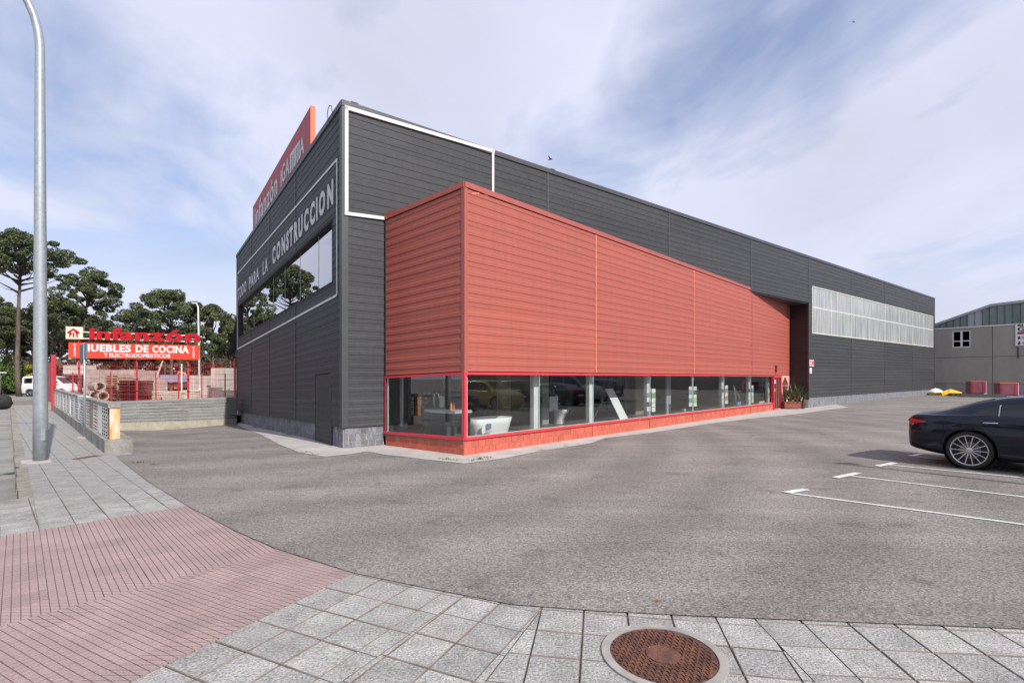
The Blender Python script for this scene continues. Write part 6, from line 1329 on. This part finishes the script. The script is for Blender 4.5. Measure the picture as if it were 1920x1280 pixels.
qq = AT(1509, 765, pq.y); pp = thing('potted_plant', 'spiky plant in a dark pot right of the reddish planter box', 'potted plant', (qq.x, pq.y+.2, pq.z))
m_ = MB(); m_.tube([(qq.x, pq.y+.2, pq.z), (qq.x, pq.y+.2, pq.z+.3)], [.10, .15], 14); m_.build('pot', mat('brown_pot', (.07, .04, .035), .7), pp); blades(pp, (qq.x, pq.y+.2, pq.z+.28), 26, .35, .85, .07, .95, M_leaf, 44)
# ---------------------------------------------------------------- weeds along joints
M_weed = mat('weed_green', (.17, .20, .05), .8, scale=20, var=.3, objvar=.2)
wd_list = [((838, 862), .8, 'weed tuft in the apron joint just left of the red corner'), ((822, 861), .5, 'small weed at the left end of the strip before the red corner'), ((856, 864), .6, 'weed tuft closest to the red corner on its left side'), ((900, 862), .9, 'tall weed tuft just right of the red corner'), ((884, 865), .6, 'low weed between the red corner and the tall tuft'), ((915, 859), .6, 'weed at the right end of the tuft row by the red corner'), ((1016, 845), .5, 'flat brownish weed on the apron edge below the first shop window joint'), ((1062, 837), .5, 'weed on the apron edge below the second shop window'), ((1084, 833), .4, 'tiny weed on the apron edge left of the third shop window'), ((265, 868), .8, 'weed tuft on the asphalt near the end of the openwork wall'), ((288, 871), .5, 'tiny weed right of the tuft by the openwork wall'), ((573, 849), .6, 'weed by the apron near the side door'), ((589, 853), .6, 'small weed with a yellow flower near the warehouse side door'), ((1135, 825), .35, 'tiny weed on the apron edge under the third window'), ((1345, 794), .4, 'tiny weed on the apron edge under the sixth window'), ((1232, 1129), .22, 'rusty dry weed in the asphalt edge above the manhole')]
for i, ((x, y), s_w, lab) in enumerate(wd_list):
    c = GZ(x, y); r2 = random.Random(i); V = []; F = []
    for k in range(34):
        a = r2.uniform(0, 6.28); rr = r2.uniform(0, .13)*s_w; bx, by = c.x+math.cos(a)*rr*1.6, c.y+math.sin(a)*rr*.6; h = r2.uniform(.02, .085)*s_w; a2 = r2.uniform(0, 6.28); w_ = r2.uniform(.006, .014)*s_w*1.3; ox, oy = math.cos(a2), math.sin(a2); b = len(V); ln = r2.uniform(.02, .07)*s_w
        V += [(bx-oy*w_, by+ox*w_, c.z+.01), (bx+oy*w_, by-ox*w_, c.z+.01), (bx+ox*ln, by+oy*ln, c.z+.01+h)]; F.append((b, b+1, b+2))
    m = M_weed if i < 15 else mat('dry_weed', (.35, .2, .05), .9); t = mesh('weed', V, F, m); tag(t, lab, 'weed', 'weeds growing in the joints')
# ---------------------------------------------------------------- birds
def bird(px_, py_, Y, s_, label, roll):
    c = AT(px_, py_, Y); t = thing('bird', label, 'bird', tuple(c)); m_ = MB(); m_.tube([c+Vector((-.16, 0, -.04))*s_, c+Vector((-.05, 0, 0))*s_, c+Vector((.08, 0, .01))*s_, c+Vector((.16, 0, 0))*s_], [.01*s_, .045*s_, .04*s_, .008*s_], 8); m_.build('body', M_dark, t, smooth=True)
    for s in (1, -1):
        w_ = [Vector((.06, 0, .02)), Vector((-.06, 0, .02)), Vector((-.10, s*.16, .02+.10*roll)), Vector((-.16, s*.34, .02+.30*roll)), Vector((-.02, s*.17, .03+.12*roll))]
        w_ = [c+Vector((v.x, v.y*.55, v.z+abs(v.y)*.5*(1 if s > 0 else -.25)))*s_ for v in w_]; V = w_+[v+Vector((0, .006, .006)) for v in w_]; mesh('wing', V, [(0, 1, 2, 4), (4, 2, 3), (9, 7, 6, 5), (8, 7, 9)], M_dark, t)
bird(1032, 299, 30, .9, 'small dark bird flying low just above the warehouse roof edge', .6); bird(1601, 42, 45, .75, 'tiny dark bird high in the blue sky at the upper right', .2)
# ---------------------------------------------------------------- trees
M_need = mat('pine_needles', (.12, .145, .055), .75, scale=1.1, col2=(.036, .050, .023), speck=.55, bscale=5); M_bark = mat('pine_bark', (.17, .13, .105), .9, scale=5, col2=(.08, .06, .05), bump=.6, stretch=(1, 1, .3))
def leaf_cloud(rng, centres, per, size, asp=.45):
    C_ = np.repeat(np.array([c[:3] for c in centres]), per, 0); Rr = np.repeat(np.array([c[3:6] for c in centres]), per, 0); n = len(C_)
    d = rng.normal(size=(n, 3)); d /= np.linalg.norm(d, axis=1)[:, None]; rad = rng.uniform(.45, 1.0, (n, 1))**.6; pos = C_+d*rad*Rr
    u = rng.normal(size=(n, 3)); u[:, 2] = np.abs(u[:, 2])*.6+.2; u /= np.linalg.norm(u, axis=1)[:, None]; w = np.cross(u, rng.normal(size=(n, 3))); w /= np.linalg.norm(w, axis=1)[:, None]
    s_ = size*rng.uniform(.6, 1.3, (n, 1)); a = u*s_; b = w*s_*asp
    V = np.stack([pos-a*.5-b*.25, pos-b*.6+a*.1, pos+a*.6, pos+b*.6+a*.1], 1).reshape(-1, 3); F = np.arange(len(V)).reshape(-1, 4); return V, F
def np_mesh(name, V, F, m, parent=None):
    me = bpy.data.meshes.new(name); me.vertices.add(len(V)); me.vertices.foreach_set('co', V.astype(np.float32).ravel()); me.loops.add(F.size); me.loops.foreach_set('vertex_index', F.astype(np.int32).ravel()); me.polygons.add(len(F)); me.polygons.foreach_set('loop_start', np.arange(0, F.size, F.shape[1], dtype=np.int32)); me.update(calc_edges=True); me.materials.append(m)
    return link(name, me, parent)
def pine(label, h, cb, cr_, seed, lean=.0, ncl=62, per=150, size=.27, group=None, flat=.6, off=(0, 0)):
    rng = np.random.default_rng(seed); t = thing('pine_tree', label, 'pine tree', (0, 0, 0), group); cen = []
    for i in range(ncl):
        f_ = rng.uniform(0, 1); z = cb+(h-cb)*(.04+.90*f_); rr = cr_*(math.sin(math.pi*min(1, (.18+.82*f_)**.85))**.65 if f_ < .97 else .2); rr = max(rr, .25*cr_)
        a = rng.uniform(0, 6.283); r_ = rr*math.sqrt(rng.uniform(.05, 1)); s_ = rng.uniform(.35, .85)*(.5+.10*cr_)
        cen.append((off[0]*f_+lean*z/h+math.cos(a)*r_, math.sin(a)*r_+off[1], z, s_, s_, s_*flat))
    cen.append((lean+off[0], off[1], h-.35, .7, .7, .45)); V, F = leaf_cloud(rng, cen, int(per*1.7), size*.74, .38); np_mesh('crown', V, F, M_need, t)
    m_ = MB(); tp = [(lean*k/8*(k/8)+math.sin(k*1.3+seed)*.08, math.cos(k*1.7+seed)*.08, -.1+(h-.6)*k/8) for k in range(9)]; r0_ = .0115*h+.04; m_.tube(tp, [r0_*(1-.085*k) for k in range(9)], 8); m_.build('trunk', M_bark, t, world=False, smooth=True)
    m_ = MB()
    for c in cen[::2]:
        zb_ = max(cb*.72, c[2]-rng.uniform(.5, 1.8)); k = zb_/(h-.6)*8; i = min(7, int(k)); base = Vector(tp[i]).lerp(Vector(tp[i+1]), k-i); e_ = Vector(c[:3]); mid = base.lerp(e_, .5)+Vector((rng.uniform(-.25, .25), rng.uniform(-.25, .25), rng.uniform(-.35, .1))); m_.tube([base, mid, e_], [.05+.012*cr_, .04, .018], 5)
    for q in range(9):   # bare dead branches under the crown
        z = cb*rng.uniform(.45, 1.0); a = rng.uniform(0, 6.283); l = rng.uniform(.6, 1.9); k = z/(h-.6)*8; i = min(7, int(k)); base = Vector(tp[i]).lerp(Vector(tp[i+1]), k-i); m_.tube([base, base+Vector((math.cos(a)*l*.5, math.sin(a)*l*.5, rng.uniform(-.1, .25))), base+Vector((math.cos(a)*l, math.sin(a)*l, rng.uniform(-.2, .5)))], [.035, .022, .008], 4)
    stuff(m_.build('limbs', M_bark, t, world=False, smooth=True)); return t
def place(t, px_, Y, rz=0, s_=1): t.location = (AT(px_, 700, Y).x, Y, 0); t.rotation_euler.z = rz; t.scale = (s_, s_, s_); return t
def htop(y, Y): return EYE+(708-y)/945*Y
place(pine('tall umbrella-crowned pine with a long bare trunk at the left edge', htop(436, 46), htop(515, 46), 4.6, 1, lean=.3, ncl=74, per=210, off=(.3, 0)), 33, 46)
place(pine('broad bushy pine behind the lamp pole, its crown reaching low', htop(502, 48), htop(640, 48), 3.6, 2, lean=1.1, ncl=100, per=180, flat=.7), 150, 48)
place(pine('round-crowned pine rising above the infanzón letters', htop(545, 46), htop(628, 46), 3.7, 3, lean=-.3, ncl=80, per=190, flat=.65), 322, 46)
place(pine('smaller pine right of the white lamp post', htop(571, 46), htop(660, 46), 1.9, 4, ncl=46, per=190, flat=.75), 399, 46)
place(pine('small pine at the warehouse corner', htop(590, 48), htop(665, 48), 1.7, 5, ncl=40, per=180, flat=.75), 432, 48)
place(pine('leaning slim pine between the tall pine and the bushy one', htop(560, 50), htop(620, 50), 2.8, 6, lean=1.3, ncl=56, per=170), 92, 50)
bgp = []
gname = 'pines of the wood behind the yard'
glab = 'dark green pine in the wood behind the yard'
protos = [pine(glab, 9.5, 4.6, 2.9, 11, ncl=58, per=150, group=gname, flat=.7), pine(glab, 8.6, 3.8, 2.6, 12, lean=.5, ncl=52, per=150, group=gname, flat=.75), pine(glab, 10.5, 5.6, 3.1, 13, lean=-.5, ncl=60, per=150, group=gname), pine(glab, 7.6, 3.6, 2.2, 14, ncl=44, per=150, group=gname, flat=.8)]
spots = [(12, 56, 0, 1.0), (62, 57, 1, 1.06), (110, 58, 2, .85), (70, 62, 3, 1.35), (212, 56, 3, .94), (238, 60, 1, .80), (262, 56, 3, .92), (196, 64, 0, .9), (290, 58, 1, .85), (345, 60, 0, .75), (375, 56, 3, .80), (412, 60, 1, .72), (440, 57, 3, .82), (140, 64, 2, 1.0), (30, 66, 2, 1.05), (-10, 60, 0, 1.2), (310, 66, 2, .75), (420, 66, 2, .68), (455, 62, 0, .7), (480, 58, 1, .8), (-60, 54, 1, 1.3), (-40, 64, 2, 1.2), (170, 70, 1, 1.0), (250, 72, 2, .8), (88, 70, 0, 1.25),
         (-130, 50, 0, 1.3), ('b', -16, -14, 1, 1.2), ('b', -24, -6, 0, 1.35), ('b', -30, -16, 2, 1.3), ('b', -10, -24, 1, 1.3), ('b', -22, -26, 0, 1.3), ('b', -33, 2, 2, 1.3), ('b', -38, 12, 1, 1.2), ('b', -2, -30, 2, 1.25), ('b', -44, -6, 0, 1.4), ('b', -14, -19, 3, 1.4), ('b', -27, -11, 3, 1.5), (-200, 47, 2, 1.25), (-260, 44, 1, 1.35), (-330, 42, 0, 1.2), (-420, 40, 2, 1.3), (-520, 37, 1, 1.25), (-640, 34, 0, 1.3), (-800, 31, 2, 1.2)]
PL = {0: 'dark pine low behind the bare trunk at the left edge', 1: 'dark pine filling the gap just left of the lamp pole', 2: 'dense pine right behind the lamp pole, between the two big crowns', 4: 'low pine right behind the FIT logo box', 5: 'pine in the dip of the treetops above the infanzón letters', 6: 'small pine under the dip of the treetops', 7: 'distant pine rising left of the dip in the treetops', 8: 'pine behind the left half of the round-crowned pine', 9: 'pine behind the right half of the round-crowned pine', 10: 'dark pine directly behind the white lamp post', 11: 'distant pine between the white lamp post and the warehouse', 12: 'pine half hidden by the warehouse corner', 24: 'tall distant pine straight behind the leaning slim pine'}
for i, sp3 in enumerate(spots):
    x, Y, k, s_ = sp3[-4:]
    t = protos[k] if k not in [b for b in bgp] else copy_tree(protos[k])
    bgp.append(k)
    t['label'] = PL.get(i, glab)
    if sp3[0] == 'b': t.location = (x, Y, -.1); t.rotation_euler.z = rnd.uniform(0, 6.28); t.scale = (s_,)*3; t['label'] = 'unseen pine added across the street to darken reflections and the left facade'; t['group'] = 'unseen pines added across the street'  # out-of-view trees added to darken reflections and the left facade
    else: place(t, x, Y, rnd.uniform(0, 6.28), s_)
# undergrowth between the trunks
rng = np.random.default_rng(77); M_under = mat('brown_undergrowth', (.11, .085, .04), .9, scale=.8, col2=(.035, .045, .016), speck=.4, bscale=4)
cen = [(rng.uniform(-62, -22), rng.uniform(52, 60), rng.uniform(.2, 1.1), 1.5, 1.2, rng.uniform(.7, 1.6)) for _ in range(190)]
V, F = leaf_cloud(rng, cen, 130, .34); stuff(np_mesh('undergrowth', V, F, M_under))
cen = [(rng.uniform(-120, 10), rng.uniform(84, 92), rng.uniform(.2, 3.2), 3, 2, rng.uniform(1.5, 3.0)) for _ in range(260)]
V, F = leaf_cloud(rng, cen, 150, .9); stuff(np_mesh('far_woodland', V, F, M_under))
# bushes by the street
M_bush = mat('bush_green', (.10, .17, .03), .8, scale=2, col2=(.04, .08, .015), speck=.5, bscale=6); M_gorse = mat('gorse_yellow', (.62, .42, .02), .8, scale=3, col2=(.2, .2, .03))
def bush(x0, x1, yt, Y, m, label, seed, nm='bush', size=.2):
    a, b = AT(x0, yt, Y), AT(x1, yt, Y); rg = np.random.default_rng(seed); t = thing(nm, label, 'bush', ((a.x+b.x)/2, Y, 0)); cx = (a.x+b.x)/2; hw = (b.x-a.x)/2; cen = []
    for i in range(34): u = rg.uniform(-1, 1); hh = a.z*math.sqrt(max(0, 1-u*u))*.85; s_ = rg.uniform(.35, .7)*min(1, hw/1.6+.2); cen.append((cx+u*hw*.8, Y+rg.uniform(-1, 1)*hw*.5, rg.uniform(.1, 1)*hh, s_, s_, s_*.8))
    V, F = leaf_cloud(rg, cen, 170, size); V = V-np.array([(a.x+b.x)/2, Y, 0]); np_mesh('foliage', V, F, m, t)
    mb_ = MB(); mb_.tube([(cx, Y, -.1), (cx, Y, a.z*.5)], .08, 6); mb_.build('stem', M_bark, t)
bush(-40, 52, 655, 50, M_bush, 'large fresh green bush at the left edge beside the street', 3); bush(46, 66, 677, 50.5, M_gorse, 'yellow flowering gorse bush just left of the lamp pole', 4, size=.14); bush(-120, -35, 650, 52, M_bush, 'green bush beyond the left edge of the street verge', 5)
heap((AT(158, 700, 54).x, 54, .0), 5.0, 2.5, 2.3, mat('red_earth', (.24, .11, .06), .95, scale=2, col2=(.14, .08, .05), speck=.3), 'earth_mound', 'reddish brown earth mound behind the fence at the left of the yard', 'earth mound', 9)
# bus shelter at the left edge
q = AT(-10, 728, 46); bsx = thing('bus_shelter', 'small pale glass bus shelter cut by the left edge in front of the green bush', 'bus shelter', (q.x, 46, 0))
for dx_ in (-1.2, .38): m_ = MB(); m_.box((q.x+dx_, 46, 1.05), (.09, .09, 2.1)); m_.build('post', M_wl, bsx)
m_ = MB(); m_.box((q.x-.41, 46, 2.13), (1.8, 1.2, .1)); m_.build('roof', M_wl, bsx); m_ = MB(); m_.box((q.x-.41, 46.3, 1.2), (1.45, .03, 1.6)); m_.build('pane', M_gl, bsx)
